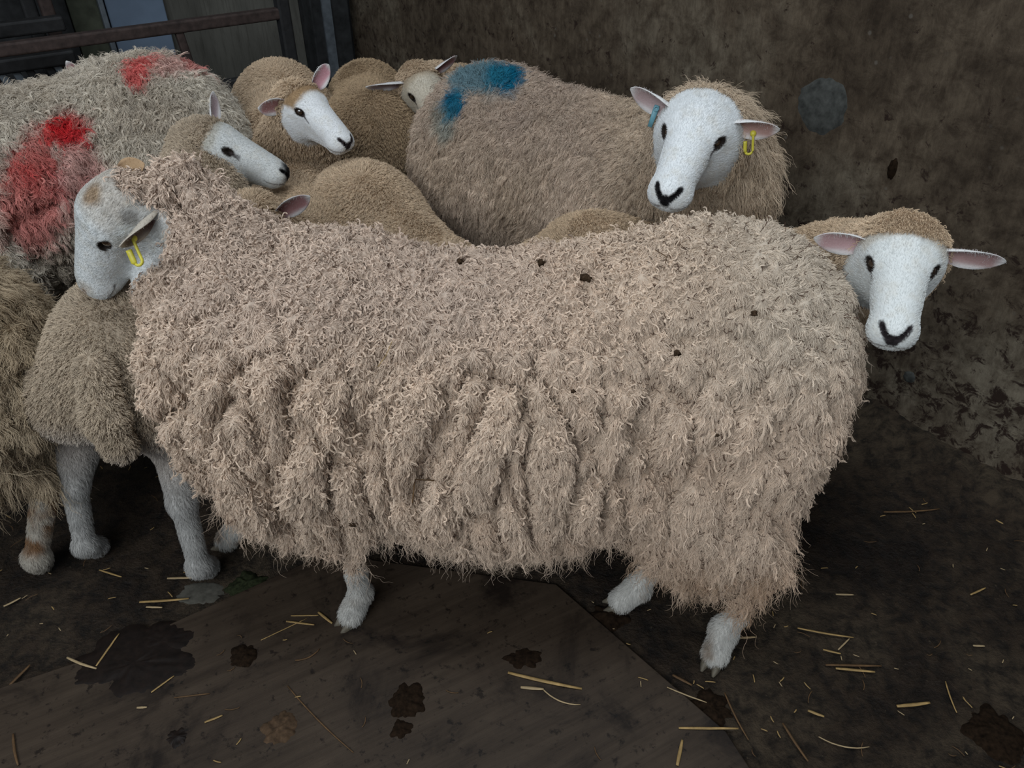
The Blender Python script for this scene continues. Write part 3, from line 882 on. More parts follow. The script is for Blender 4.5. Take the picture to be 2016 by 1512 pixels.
# raised grey mortar dab on the wall
def on_wall(px, py, off=0.0):
    d = ray(px, py); o = np.array([0, 0, CAM_H]); p0 = np.array([CORNER[0], CORNER[1], 0]); nn = np.array([NR[0], NR[1], 0])
    t = ((p0 - o) @ nn) / (d @ nn); return o + d * t - nn * off
def dab(label, px, py, rx_, rz_, mat, th=0.006, seed=0, name='mortar_patch'):
    c = on_wall(px, py); dx = np.array([DR[0], DR[1], 0]); nn = np.array([NR[0], NR[1], 0]); V = [c - nn * th]; K = 40; R = 6
    for r in range(1, R + 1):
        for j in range(K):
            a = 2 * math.pi * j / K; e = np.array([[math.cos(a) * 1.5 + seed, math.sin(a) * 1.5, seed]]); q = r / R
            rad = q * (0.85 + 0.35 * fbm(e * 2, 3)[0])
            V.append(c + dx * math.cos(a) * rx_ * rad + np.array([0, 0, 1]) * math.sin(a) * rz_ * rad - nn * (th * (1 - q ** 3) - 0.001 * (r == R)))
    F = [(0, 1 + j, 1 + (j + 1) % K) for j in range(K)]
    F += [(1 + (r - 1) * K + j, 1 + r * K + j, 1 + r * K + (j + 1) % K, 1 + (r - 1) * K + (j + 1) % K) for r in range(1, R) for j in range(K)]
    o = mesh_obj(name, V, F, mat); tag(o, label, name.replace('_', ' ')); return o
M_MORTAR = simple('grey_mortar', (0.060, 0.062, 0.058), 0.95, 0.1, 0.5, 45)
dab('round grey mortar patch on the concrete wall, beside the yellow-tagged face', 1620, 207, 0.070, 0.072, M_MORTAR, 0.004, 3)
dab('dark muck splash stuck on the concrete wall above the white-faced lamb', 1757, 333, 0.012, 0.026, M_DUNG, 0.006, 5, 'muck_splash')
dab('small grey mortar smear low on the concrete wall near the floor', 1790, 742, 0.016, 0.018, M_MORTAR, 0.003, 8)

# left wall: boards, a blue-grey sheet, planks
m, nt, b = new_mat('weathered_board'); v1, raw = frame_coords(nt, CORNER, DL, (3, 3, 1)); n1 = noise(nt, 2.2, 8, 0.65, 0.3, v1)
v2, _ = frame_coords(nt, CORNER, DL, (70, 70, 5)); n2 = noise(nt, 1, 6, 0.7, 0, v2)
c1 = ramp(nt, n1.outputs[0], [(0.3, (0.050, 0.048, 0.040)), (0.7, (0.105, 0.102, 0.088))]).outputs[0]
c2 = ramp(nt, n2.outputs[0], [(0.25, (0.45, 0.43, 0.40)), (0.5, (1, 1, 1))]).outputs[0]
nt.links.new(mixc(nt, 1.0, c1, c2, 'MULTIPLY'), b.inputs['Base Color']); b.inputs['Roughness'].default_value = 0.85; bump(nt, b, n2.outputs[0], 0.4, 0.003); M_BOARD = m
M_BLUE = simple('blue_grey_sheet', (0.115, 0.155, 0.215), 0.55, 0.4, 0.18, 5)
M_GREEN = simple('greenish_plank', (0.052, 0.056, 0.040), 0.85, 0.2, 0.4, 14)
M_DARK = simple('dark_timber', (0.020, 0.021, 0.022), 0.8, 0.25, 0.5, 20)
M_RUST = simple('rusty_steel', (0.050, 0.034, 0.030), 0.7, 0.4, 0.45, 35, 0.3)
M_STEEL = simple('galvanised_steel', (0.13, 0.15, 0.17), 0.55, 0.45, 0.3, 30, 0.4)
M_BLACKST = simple('dark_steel', (0.022, 0.022, 0.023), 0.6, 0.4, 0.4, 30, 0.3)
M_CREAMW = simple('faded_cream_board', (0.12, 0.105, 0.070), 0.85, 0.2, 0.25, 8)
wl = wall_mesh('wall_left', CORNER, DL, NL, 4.6, -0.02, 2.9, 0.12, M_DARK); tag(wl, 'dark back wall', None, None, 'structure')
NL3 = np.array([NL[0], NL[1], 0.0]); DL3 = np.array([DL[0], DL[1], 0.0])
def on_left(px, py, off=0.0):        # point seen on the plane parallel to the left wall, off metres in front of it
    d = ray(px, py); o = np.array([0, 0, CAM_H]); p0 = np.array([CORNER[0], CORNER[1], 0]) - NL3 * off
    t = ((p0 - o) @ NL3) / (d @ NL3); return o + d * t
def panel(name, label, cat, px0, px1, off, th, mat, py=60, z0=0.0, z1=2.6, parent=None):
    a, c = on_left(px0, py, off), on_left(px1, py, off)
    t0 = (a - [CORNER[0], CORNER[1], 0]) @ DL3; t1 = (c - [CORNER[0], CORNER[1], 0]) @ DL3
    if t0 > t1: t0, t1 = t1, t0
    p = CORNER - NL * off + DL * t0
    o = wall_mesh(name, p, DL, NL, t1 - t0, z0, z1, th, mat, parent=parent)
    bv = o.modifiers.new('bevel', 'BEVEL'); bv.width = 0.004; bv.segments = 2
    if label: tag(o, label, cat)
    return o
panel('plywood_sheet', 'wide grey-brown plywood sheet on the back wall behind the gate', 'board', 330, 596, 0.03, 0.02, M_BOARD, 60)
panel('metal_sheet', 'blue-grey painted metal sheet standing between the planks', 'metal sheet', 222, 336, 0.06, 0.02, M_BLUE, 60)
panel('plank', 'greenish weathered plank next to the blue-grey metal sheet', 'plank', 148, 208, 0.05, 0.03, M_GREEN, 60)
panel('plank', 'narrow grey plank edging the blue-grey metal sheet', 'plank', 209, 220, 0.08, 0.03, M_STEEL, 60)
panel('plank', 'dark upright board next to the rusty upright', 'plank', 112, 146, 0.07, 0.04, M_DARK, 60)
panel('board', 'faded cream board at the end of the back wall above the hurdle', 'board', -260, 62, 0.03, 0.02, M_CREAMW, 30, 1.02, 2.6)
# post in the corner
def post(label, px, py, off, w, mat, z1=2.7, name='timber_post', cat='post'):
    c = on_left(px, py, off); o = wall_mesh(name, c[:2] - DL * w / 2, DL, NL, w, 0, z1, w * 0.8, mat)
    bv = o.modifiers.new('bevel', 'BEVEL'); bv.width = 0.006; bv.segments = 2; tag(o, label, cat); return o
pst = post('dark timber post in the corner with a grey steel strip on it', 655, 60, 0.16, 0.19, M_DARK)
c = on_left(650, 60, 0.17); s_ = wall_mesh('steel_strip', c[:2] - DL * 0.02, DL, NL, 0.045, 0, 2.7, 0.02, M_STEEL, parent=pst); s_['label'] = 'grey galvanised steel strip'
post('slim dark post against the end of the concrete wall', 694, 60, 0.05, 0.07, M_BLACKST)

# gate: rails and uprights of box steel, standing in front of the left wall
def bar(parent, name, a, c, w, mat, label=None):
    a = np.asarray(a, float); c = np.asarray(c, float); d = nrm(c - a); up_ = np.array([0, 0, 1.0]) if abs(d[2]) < 0.9 else NL3
    s = nrm(np.cross(d, up_)); u = np.cross(s, d); V = []
    for p in (a, c):
        for (i, j) in ((-1, -1), (1, -1), (1, 1), (-1, 1)): V.append(p + s * i * w / 2 + u * j * w / 2)
    F = [(0, 1, 2, 3)[::-1], (4, 5, 6, 7), (0, 1, 5, 4), (1, 2, 6, 5), (2, 3, 7, 6), (3, 0, 4, 7)]
    o = mesh_obj(name, V, F, mat, parent, False); bv = o.modifiers.new('bevel', 'BEVEL'); bv.width = w * 0.18; bv.segments = 3
    if label: o['label'] = label
    return o
GO = 0.62
e = bpy.data.objects.new('gate', None); link(e); c = on_left(565, 120, GO); e.location = (c[0], c[1], 0)
tag(e, 'rusty box-steel gate with a long top rail in front of the plywood sheet', 'gate')
def gp(px, py): return on_left(px, py, GO) - np.array([c[0], c[1], 0])
b0 = gp(562, 60); 
def gz(px, py): v = gp(px, py); return v
tR, tL = gz(556, 27), gz(-40, 101); 
zt = (tR[2] + tL[2]) / 2
tR[2] = tL[2] = zt
pU = gp(566, 80); pU2 = pU.copy(); pU[2] = 0.12; pU2[2] = zt + 0.55
bar(e, 'upright', pU, pU2, 0.050, M_BLACKST)
bar(e, 'rail', tR, tL, 0.042, M_RUST, 'rusty top rail')
lz = gp(470, 163)[2]; a_ = tR.copy(); a_[2] = lz; c_ = tL.copy(); c_[2] = lz
bar(e, 'rail', a_, c_, 0.040, M_BLACKST)
for zz_ in (0.62, 0.38, 0.16):
    if zz_ < lz - 0.1:
        a_ = tR.copy(); a_[2] = zz_; c_ = tL.copy(); c_[2] = zz_; bar(e, 'rail', a_, c_, 0.036, M_BLACKST)
q1 = gp(352, 68); q2 = gp(368, 110); q1[2] = zt; 
d_ = q2 - q1; bar(e, 'brace', q1, q1 + d_ * 5.0, 0.030, M_RUST)
a_ = tL.copy(); a_[2] = 0.12; c_ = tL.copy(); c_[2] = zt + 0.55; bar(e, 'upright', a_, c_, 0.05, M_RUST)
# things further left behind the gate
def rod(name, label, cat, px, w, mat, off, z0, z1, py=80):
    q = on_left(px, py, off); a = np.array([q[0], q[1], z0]); c2 = np.array([q[0], q[1], z1]); o = bar(None, name, a, c2, w, mat); tag(o, label, cat); return o
rod('steel_upright', 'rusty steel upright standing above the top rail of the gate', 'post', 100, 0.045, M_RUST, 0.30, 0, 2.6, 40)
rod('steel_upright', 'dark steel upright beside the faded cream board', 'post', 66, 0.05, M_BLACKST, 0.22, 0, 2.6, 40)
# feed hurdle with pale bars
h = bpy.data.objects.new('feed_barrier', None); link(h); c = on_left(60, 120, 0.42); h.location = (c[0], c[1], 0)
tag(h, 'dark feed barrier with pale slanting bars under the gate rail', 'feed barrier')
def hp(px, py): return on_left(px, py, 0.42) - np.array([c[0], c[1], 0])
z_ = hp(60, 122)[2]; a_ = hp(150, 118); c_ = hp(-120, 130); a_[2] = c_[2] = z_
bar(h, 'rail', a_, c_, 0.05, M_BLACKST)
a2 = a_.copy(); c2 = c_.copy(); a2[2] = c2[2] = 0.25; bar(h, 'rail', a2, c2, 0.05, M_BLACKST)
z3 = hp(60, 52)[2]; a3 = a_.copy(); c3 = c_.copy(); a3[2] = c3[2] = z3; bar(h, 'rail', a3, c3, 0.05, M_BLACKST)
for px, mt in ((128, M_STEEL), (106, M_STEEL), (88, M_BLACKST), (48, M_BLACKST), (20, M_STEEL), (-10, M_STEEL), (-50, M_BLACKST)):
    p = hp(px, 125); p[2] = z_; q = p.copy() + DL3 * -0.10; q[2] = 0.25; bar(h, 'bar', p, q, 0.026, mt)

# ------------------------------------------------------------------ boards on the floor
m, nt, b = new_mat('muddy_board'); t = nt.nodes.new('ShaderNodeTexCoord'); vr = nt.nodes.new('ShaderNodeVectorRotate'); vr.rotation_type = 'Z_AXIS'; nt.links.new(t.outputs['Object'], vr.inputs['Vector']); mp = nt.nodes.new('ShaderNodeMapping'); nt.links.new(vr.outputs[0], mp.inputs[0])
ang = math.atan2(*(G(1100, 1150) - G(300, 1500))[1::-1]); vr.inputs['Angle'].default_value = -ang; mp.inputs['Scale'].default_value = (2.2, 42, 1)
n1 = noise(nt, 1.0, 6, 0.7, 0.2, mp.outputs[0]); co = coords(nt); n2 = noise(nt, 5, 8, 0.65, 0.6, co); n3 = noise(nt, 55, 6, 0.7, 0.2, co)
c1 = ramp(nt, n1.outputs[0], [(0.3, (0.025, 0.0165, 0.0108)), (0.7, (0.050, 0.0360, 0.0255))]).outputs[0]
c2 = ramp(nt, n2.outputs[0], [(0.36, (0.25, 0.19, 0.15)), (0.47, (0.9, 0.86, 0.8)), (0.7, (1.25, 1.22, 1.15))]).outputs[0]
c3 = ramp(nt, n3.outputs[0], [(0.34, (0.25, 0.2, 0.16)), (0.43, (1, 1, 1)), (0.66, (1, 1, 1)), (0.74, (1.5, 1.4, 1.25))]).outputs[0]
nt.links.new(mixc(nt, 1.0, mixc(nt, 1.0, c1, c2, 'MULTIPLY'), c3, 'MULTIPLY'), b.inputs['Base Color'])
b.inputs['Roughness'].default_value = 0.62; b.inputs['Specular IOR Level'].default_value = 0.3; bump(nt, b, n1.outputs[0], 0.35, 0.002); M_MBOARD = m
def floor_board(label, corners, th, mat):
    q = [G(*p, th)[:2] for p in corners]; n = len(q)
    V = [(x, y, -0.012) for x, y in q] + [(x, y, th) for x, y in q]
    F = [tuple(range(n))[::-1], tuple(range(n, 2 * n))] + [(i, (i + 1) % n, n + (i + 1) % n, n + i) for i in range(n)]
    o = mesh_obj('floor_board', V, F, mat, None, False); bv = o.modifiers.new('bevel', 'BEVEL'); bv.width = 0.002; bv.segments = 2; tag(o, label, 'board'); return o
floor_board('large muddy board lying flat on the floor under the front ewe', [(-260, 1560), (-200, 1420), (215, 1282), (640, 1090), (1095, 1150), (1430, 1440), (1560, 1640), (600, 1760)], 0.006, M_MBOARD)

# ------------------------------------------------------------------ the flock
WOOLC = (0.69, 0.545, 0.425)
def crease(P, seed=1, bigcell=0.062):
    w = np.stack([fbm(P * 6, 2, seed + i) - .5 for i in range(3)], 1) * 0.05
    _, _, a, b = worley((P + w) * np.array([1 / bigcell, 1 / bigcell, 1 / (bigcell * 5.0)]) + 4.3, seed + 8)
    return 0.35 + 0.65 * sstep(0.02, 0.30, b - a)
def curly(P): return sstep(0.35, 0.6, fbm(P * 8, 2, 31))
def lumps(small=0.006, cell=0.02, big=0.0, bigcell=0.07, seed=0, stretch=1.7, mid=0.45, rear=0.0):
    def f(P, Nn):
        up = sstep(0.5, 0.9, np.abs(Nn[:, 2]))
        w = np.stack([fbm(P * 6, 2, seed + i) - .5 for i in range(3)], 1) * 0.05
        Z = np.array([1 / cell, 1 / cell, 1 / (cell * stretch)])
        _, _, a, b = worley((P + w * .4) * Z, seed)
        d = small * (sstep(0, 0.5, b - a) - 0.6)
        if big:
            Z = np.array([1 / bigcell, 1 / bigcell, 1 / (bigcell * 5.0)])
            _, _, a, b = worley((P + w) * Z + 4.3, seed + 8)
            e = sstep(0.0, 0.26, b - a)
            d = d + big * (e - 1) * (1 - 0.75 * up) * (1 - rear * sstep(0.2, 0.45, P[:, 0])) * (0.35 + 1.1 * sstep(0.3, 0.7, fbm(P * 4, 2, 91)))
            _, _, a, b = worley((P + w * .7) * [1 / .04, 1 / .04, 1 / .065] + 9.3, seed + 18)
            d = d + big * mid * (sstep(0, 0.4, b - a) - 0.7)
        return d
    return f

# --- the big ewe across the front
def head_fl(o, f, l, sc): return Head(o, f, np.cross(f, l), sc)
hd = head_fl(W(232, 428, 1.20), vdir(210, 440, -0.58, -0.58, 0.56), vdir(210, 440, 0.02, -0.60, -0.80), 0.91)
hip = np.array([0.375, 1.13, 0.490]); sho = np.array([-0.35, 1.12, 0.463])
legs = [Leg(G(1405, 1300), (0.40, 1.02, 0.45), (-1, 0.0), True, 1.0, fat=1.25, toe=(-0.5, -0.8)),
        Leg(G(1222, 1195), (0.36, 1.22, 0.45), (-1, 0.0), True, 1.0),
        Leg(G(694, 1222), (-0.31, 1.02, 0.40), (-1, 0.0), False, 1.0, toe=(-0.6, -0.6)),
        Leg(G(452, 1075), (-0.36, 1.20, 0.40), (-1, 0.0), False, 1.0)]
def dirty_front(P, Nn, c):
    w = (sstep(0.36, 0.16, P[:, 2]) * sstep(0.12, 0.35, P[:, 0]) * (0.35 + 0.5 * sstep(0.35, 0.65, fbm(P * 12, 3, 61))))[:, None]
    c = c * (1 - w) + np.array((0.40, 0.25, 0.15)) * w
    w = (sstep(0.62, 0.74, P[:, 2]) * sstep(0.2, -0.1, P[:, 0]) * 0.4)[:, None]
    c = c * (1 - w) + np.array((0.55, 0.44, 0.38)) * w
    w = (sstep(0.1, 0.5, P[:, 0]) * sstep(0.55, 0.75, P[:, 2]) * 0.6)[:, None]
    return c * (1 - w) + np.array((0.58, 0.52, 0.43)) * w
top = lambda P, Nn: sstep(0.10, 0.55, Nn[:, 2] + 0.35 * (P[:, 2] - 0.6) - 0.35 * P[:, 0])
side = lambda P, Nn: 1 - top(P, Nn)
lowz = lambda P, Nn: sstep(0.42, 0.26, P[:, 2])
E1 = dict(side=1, base=(-0.072, 0.052, -0.030), dir=(0.50, 0.60, 0.42), face=(-0.20, 0.60, -0.72), L=0.092, W=0.027, cup=1.2, droop=0.15, pink=(0.16, 0.12, 0.10), col=(0.50, 0.45, 0.38))
front = build_sheep('big cream long-fleeced ewe standing broadside across the pen, a yellow tag in its ear',
    'ewes in the pen', dict(hip=hip, sho=sho, rx=0.220, rz=0.294, head=hd, legs=legs, res=0.0066, taper=0.94,
    extra=[((-0.455, 1.11, 0.54), (0.205, 0.17, 0.18), 0.06), ((-0.29, 1.17, 0.655), (0.15, 0.14, 0.115), 0.07), (W(366, 585, 1.21), (0.09, 0.07, 0.09), 0.05), ((0.31, 1.14, 0.635), (0.20, 0.16, 0.155), 0.05), ((0.24, 1.15, 0.27), (0.12, 0.14, 0.13), 0.05), ((0.37, 1.03, 0.27), (0.15, 0.15, 0.17), 0.06), ((0.34, 1.20, 0.24), (0.12, 0.12, 0.15), 0.06), ((0.0, 1.10, 0.44), (0.34, 0.225, 0.285), 0.05), ((0.42, 1.12, 0.60), (0.16, 0.18, 0.17), 0.06)],
    neck=[((-0.34, 1.14, 0.57), 0.185), ((-0.44, 1.18, 0.620), 0.130), (hd.wor((-0.090, 0, -0.085)), 0.066)],
    wool_x=-0.080, wool_jaw=0.25, leg_wool=[0.12, 0.12, 0.15, 0.12], disp=lumps(0.0055, 0.017, 0.034, 0.062, 1, mid=0.28, rear=0.5),
    wool_col=patches(WOOLC, [], 0.10, 14, 3, dirty_front, ((0.52, 0.35, 0.24), 0.45)), under=0.86,
    face_spec=dict(face=(0.74, 0.76, 0.76), tear=0.2, nose=(0.50, 0.42, 0.36), crown=(0.42, 0.30, 0.18), crown_w=0.3,
        spots=[(-0.040, 0.01, 0.070, 0.024, (0.32, 0.20, 0.10), 0.8), (0.015, 0.01, 0.052, 0.014, (0.14, 0.13, 0.12), 0.6), (-0.045, 0.055, 0.01, 0.016, (0.16, 0.14, 0.12), 0.6), (-0.03, 0.055, -0.012, 0.004, (0.05, 0.05, 0.06), 0.9), (0.16, 0.02, -0.01, 0.02, (0.42, 0.32, 0.22), 0.5)]),
    ears=[E1, dict(side=-1, base=(-0.060, 0.040, 0.024), dir=(-1.0, 0.10, -0.75), face=(0.0, -0.3, 1.0), pink=(0.36, 0.24, 0.14), L=0.055, W=0.024, cup=1.0, col=(0.45, 0.30, 0.18))],
    wool=[dict(density=150000, L=0.017, cell=0.009, clump=0.5, curl=0.0012, turns=1.0, lift=0.42, K=6, r0=0.00045, r1=0.0002, frizz=0.0012, tipw=0.0, name='under_fleece'),
          dict(density=42000, where=side, lmul=crease, L=0.036, K=10, cell=0.014, stretch=2.4, clump=0.85, curl=0.0022, turns=1.8, lift=0.26, lj=0.35, r0=0.00042, r1=0.00014, frizz=0.0010, tipw=0.15, seed=3, flowdir=(-0.1, 0, 0)),
          dict(density=17000, lock=1, where=lambda P, Nn: top(P, Nn) * (0.35 + 0.65 * curly(P)) * sstep(0.62, 0.1, P[:, 0]), L=0.022, rad=0.0026, turns=1.3, lift=0.6, m=6, spread=0.0006, r0=0.0004, r1=0.0003, seed=2, bright=1.04, dark=0.03, wild=0.8, flowdir=(-0.3, 0, -0.5)),
          dict(density=7500, lock=1, where=lambda P, Nn: side(P, Nn) * (0.3 + 0.7 * curly(P)), L=0.034, rad=0.0020, turns=1.5, lift=0.22, m=6, spread=0.0008, seed=5, bright=1.03, dark=0.03, wild=0.35, inplane=0.2),
          dict(density=12000, where=lowz, L=0.070, K=12, cell=0.020, stretch=1.5, clump=0.75, curl=0.0045, turns=1.4, lift=0.28, lj=0.4, r0=0.00036, r1=0.00010, frizz=0.004, tipw=0.2, seed=4, grav=1.4),
          dict(density=3000, lock=1, L=0.014, K=8, rad=0.0030, turns=0.6, lift=1.1, m=1, spread=0.0002, seed=6, dark=1.0, bright=0.7, r0=0.00055, r1=0.0004, wild=1.2)]))
ring_tag(front, ear_point(hd, E1, 0.66, 0.5), (0.30, -0.35, -0.87), (0.1, -1, 0.1), M_YTAG, 0.042, 0.015)

# --- ewe with blue marks, looking at the camera over the front ewe
RED = (0.62, 0.03, 0.035)
hd = Head(W(1366, 276, 1.46), vdir(1374, 282, -0.19, -0.49, -0.85), vdir(1374, 282, 0.03, 0.86, -0.5), 0.93)
EL = dict(side=1, base=(-0.034, 0.048, 0.030), dir=(0.05, 0.98, 0.02), face=(0.92, 0.0, -0.38), L=0.110, W=0.033, cup=1.15, droop=0.12, pink=(0.42, 0.26, 0.23))
ER = dict(side=-1, base=(-0.034, 0.048, 0.030), dir=(0.0, 0.95, 0.22), face=(0.95, 0.1, -0.30), L=0.114, W=0.034, cup=1.1, droop=0.10, pink=(0.48, 0.36, 0.36))
hip = np.array([-0.06, 2.20, 0.50]); sho = np.array([0.36, 1.90, 0.49])
legs = [Leg((-0.05, 2.08), (-0.04, 2.12, 0.45), (.8, -.5), True), Leg((0.06, 2.28), (0.05, 2.26, 0.45), (.8, -.5), True),
        Leg((0.37, 1.76), (0.36, 1.80, 0.42), (.8, -.5), False), Leg((0.48, 1.93), (0.46, 1.95, 0.42), (.8, -.5), False)]
BLUE = (0.0, 0.15, 0.28)
def dirty_blue(P, Nn, c):
    w = (sstep(0.55, 0.72, P[:, 2]) * sstep(0.45, 0.1, P[:, 0]) * 0.5 * fbm(P * 12, 3, 2))[:, None]
    c = c * (1 - w) + np.array((0.30, 0.23, 0.21)) * w
    w = (sstep(0.15, 0.35, P[:, 0]) * 0.45)[:, None]
    return c * (1 - w) + np.array((0.60, 0.48, 0.33)) * w
blue = build_sheep('cream ewe with blue rump marks, looking out face on, one yellow and one blue tag', 'ewes in the pen',
    dict(hip=hip, sho=sho, rx=0.225, rz=0.265, head=hd, legs=legs, res=0.010,
    neck=[((0.40, 1.86, 0.54), 0.19), ((0.42, 1.70, 0.68), 0.15), (hd.wor((-0.06, 0, -0.02)), 0.09)],
    extra=[((0.46, 1.66, 0.60), (0.13, 0.12, 0.17), 0.07)],
    wool_x=-0.070, wool_jaw=0.2, disp=lumps(0.006, 0.018, 0.010, 0.06, 5),
    wool_args=((0.63, 0.50, 0.39), 0.12, 14, 6, dirty_blue),
    marks=[(892, 205, (0.045, 0.10, 0.040), BLUE, 1.0), (988, 152, (0.055, 0.10, 0.035), BLUE, 1.0), (930, 150, (0.10, 0.12, 0.05), (0.03, 0.20, 0.28), 0.75), (875, 235, (0.05, 0.10, 0.06), (0.12, 0.27, 0.28), 0.4)],
    face_spec=dict(face=(0.78, 0.80, 0.81), tear=0.9, spots=[(0.022, -0.052, 0.028, 0.004, (0.05, 0.05, 0.06), 0.8)]),
    ears=[EL, ER],
    wool=[dict(density=90000, L=0.016, cell=0.010, clump=0.4, curl=0.001, lift=0.8, K=5, r0=0.0005, r1=0.00025, frizz=0.002, tipw=0.2, name='under_fleece'),
          dict(density=60000, L=0.032, K=8, cell=0.015, stretch=1.6, clump=0.75, curl=0.002, turns=1.5, lift=0.5, r0=0.0005, r1=0.0002, frizz=0.0015, tipw=0.35, tipcol=(0.45, 0.35, 0.3), seed=7),
          dict(density=6000, where=lambda P, Nn: sstep(0.5, 0.65, P[:, 2]) * sstep(0.5, 0.3, P[:, 0]), L=0.03, K=6, cell=0.012, clump=0.7, curl=0.001, lift=0.9, r0=0.0005, r1=0.0003, tipcol=(0.06, 0.04, 0.035), tipw=0.9, seed=8),
          dict(density=14000, where=lambda P, Nn: sstep(0.38, 0.46, P[:, 0]), L=0.07, K=9, cell=0.022, stretch=1.6, clump=0.75, curl=0.004, turns=1.2, lift=0.35, r0=0.0005, r1=0.00018, frizz=0.003, tipw=0.2, seed=9)]))
ring_tag(blue, ear_point(hd, EL, 0.55, 0.55, 0.003), (0.12, -0.1, -1), (-0.2, -1, 0.2), M_YTAG, 0.036)

# blue flap tag in her other ear
def flap_tag(parent, top, dn, out, mat):
    top = np.asarray(top, float); d = nrm(dn); o = nrm(np.asarray(out) - d * (np.asarray(out) @ d)); s = np.cross(d, o)
    parts = []
    P = [top - d * 0.006 + o * 0.003, top + o * 0.004, top + d * 0.015 + o * 0.005, top + d * 0.036 + o * 0.004]
    parts.append(tube(P, [0.005, 0.0058, 0.0052, 0.0044], 10, 0.32, upv=tuple(o)))
    V = []; K = 16
    for r, h in ((0.0058, 0.004), (0.0058, 0.0085), (0.0028, 0.0085), (0.0028, 0.006)):
        for j in range(K):
            a = 2 * math.pi * j / K; V.append(top + o * h + (s * math.cos(a) + d * math.sin(a)) * r)
    F = [(i * K + j, i * K + (j + 1) % K, (i + 1) * K + (j + 1) % K, (i + 1) * K + j) for i in range(3) for j in range(K)]
    parts.append((V, F))
    V, F = join(parts); return mesh_obj('ear_tag', V, F, mat, parent)
flap_tag(blue, ear_point(hd, ER, 0.42, 0.45, 0.004), (-0.28, -0.15, -0.95), (-0.2, -1, 0.2), M_BTAG)

# --- ewe with red marks, rump to the right
hip = np.array([-1.01, 2.20, 0.515]); sho = np.array([-1.44, 1.86, 0.495])
legs = [Leg((-0.88, 2.08), (-0.90, 2.1, 0.45), (-.8, -.6), True), Leg((-1.08, 2.32), (-1.05, 2.3, 0.45), (-.8, -.6), True),
        Leg((-1.40, 1.70), (-1.38, 1.73, 0.42), (-.8, -.6), False), Leg((-1.56, 1.92), (-1.5, 1.95, 0.42), (-.8, -.6), False)]
red = build_sheep('shaggy grey-cream ewe with red marks on its side and rump, rail behind it', 'ewes in the pen',
    dict(hip=hip, sho=sho, rx=0.235, rz=0.275, head=Head((-1.85, 1.50, 0.80), (-0.8, -0.5, -0.4), (0, 0, 1)), legs=legs, res=0.0095,
    neck=[((-1.45, 1.83, 0.58), 0.19), ((-1.65, 1.66, 0.70), 0.14), ((-1.79, 1.54, 0.79), 0.09)],
    disp=lumps(0.008, 0.028, 0.018, 0.06, 15),
    wool_args=((0.70, 0.64, 0.545), 0.12, 14, 16, None, ((0.46, 0.37, 0.28), 0.5)),
    marks=[(125, 252, (0.055, 0.12, 0.045), RED, 1.0), (60, 312, (0.055, 0.14, 0.065), RED, 0.7), (50, 400, (0.09, 0.14, 0.13), RED, 0.6), (150, 330, (0.07, 0.14, 0.08), (0.6, 0.10, 0.11), 0.45), (170, 400, (0.07, 0.1, 0.10), (0.55, 0.12, 0.12), 0.35),
        (272, 138, (0.040, 0.10, 0.045), (0.75, 0.05, 0.06), 0.75), (378, 128, (0.07, 0.10, 0.022), (0.7, 0.06, 0.07), 0.6), (325, 130, (0.05, 0.10, 0.03), (0.7, 0.2, 0.2), 0.4)],
    ears=[dict(side=1, dir=(-0.25, 1, 0.1)), dict(side=-1, dir=(-0.25, 1, 0.1))], face_density=0,
    see=lambda P: np.where(P[:, 0] > -1.75, 1.0, 0.5),
    wool=[dict(density=50000, L=0.024, cell=0.014, clump=0.4, curl=0.001, lift=0.8, K=5, r0=0.0006, r1=0.0003, frizz=0.003, tipw=0.2, name='under_fleece'),
          dict(density=65000, L=0.044, K=9, cell=0.022, stretch=1.7, clump=0.9, curl=0.0045, turns=1.3, lift=0.40, r0=0.00055, r1=0.0002, frizz=0.0025, tipw=0.3, tipcol=(0.5, 0.42, 0.36), seed=17),
          dict(density=6500, lock=1, L=0.036, rad=0.0040, turns=1.1, lift=0.35, m=8, spread=0.0013, seed=19, bright=1.05, wild=0.5, r0=0.00055, r1=0.0003)]))

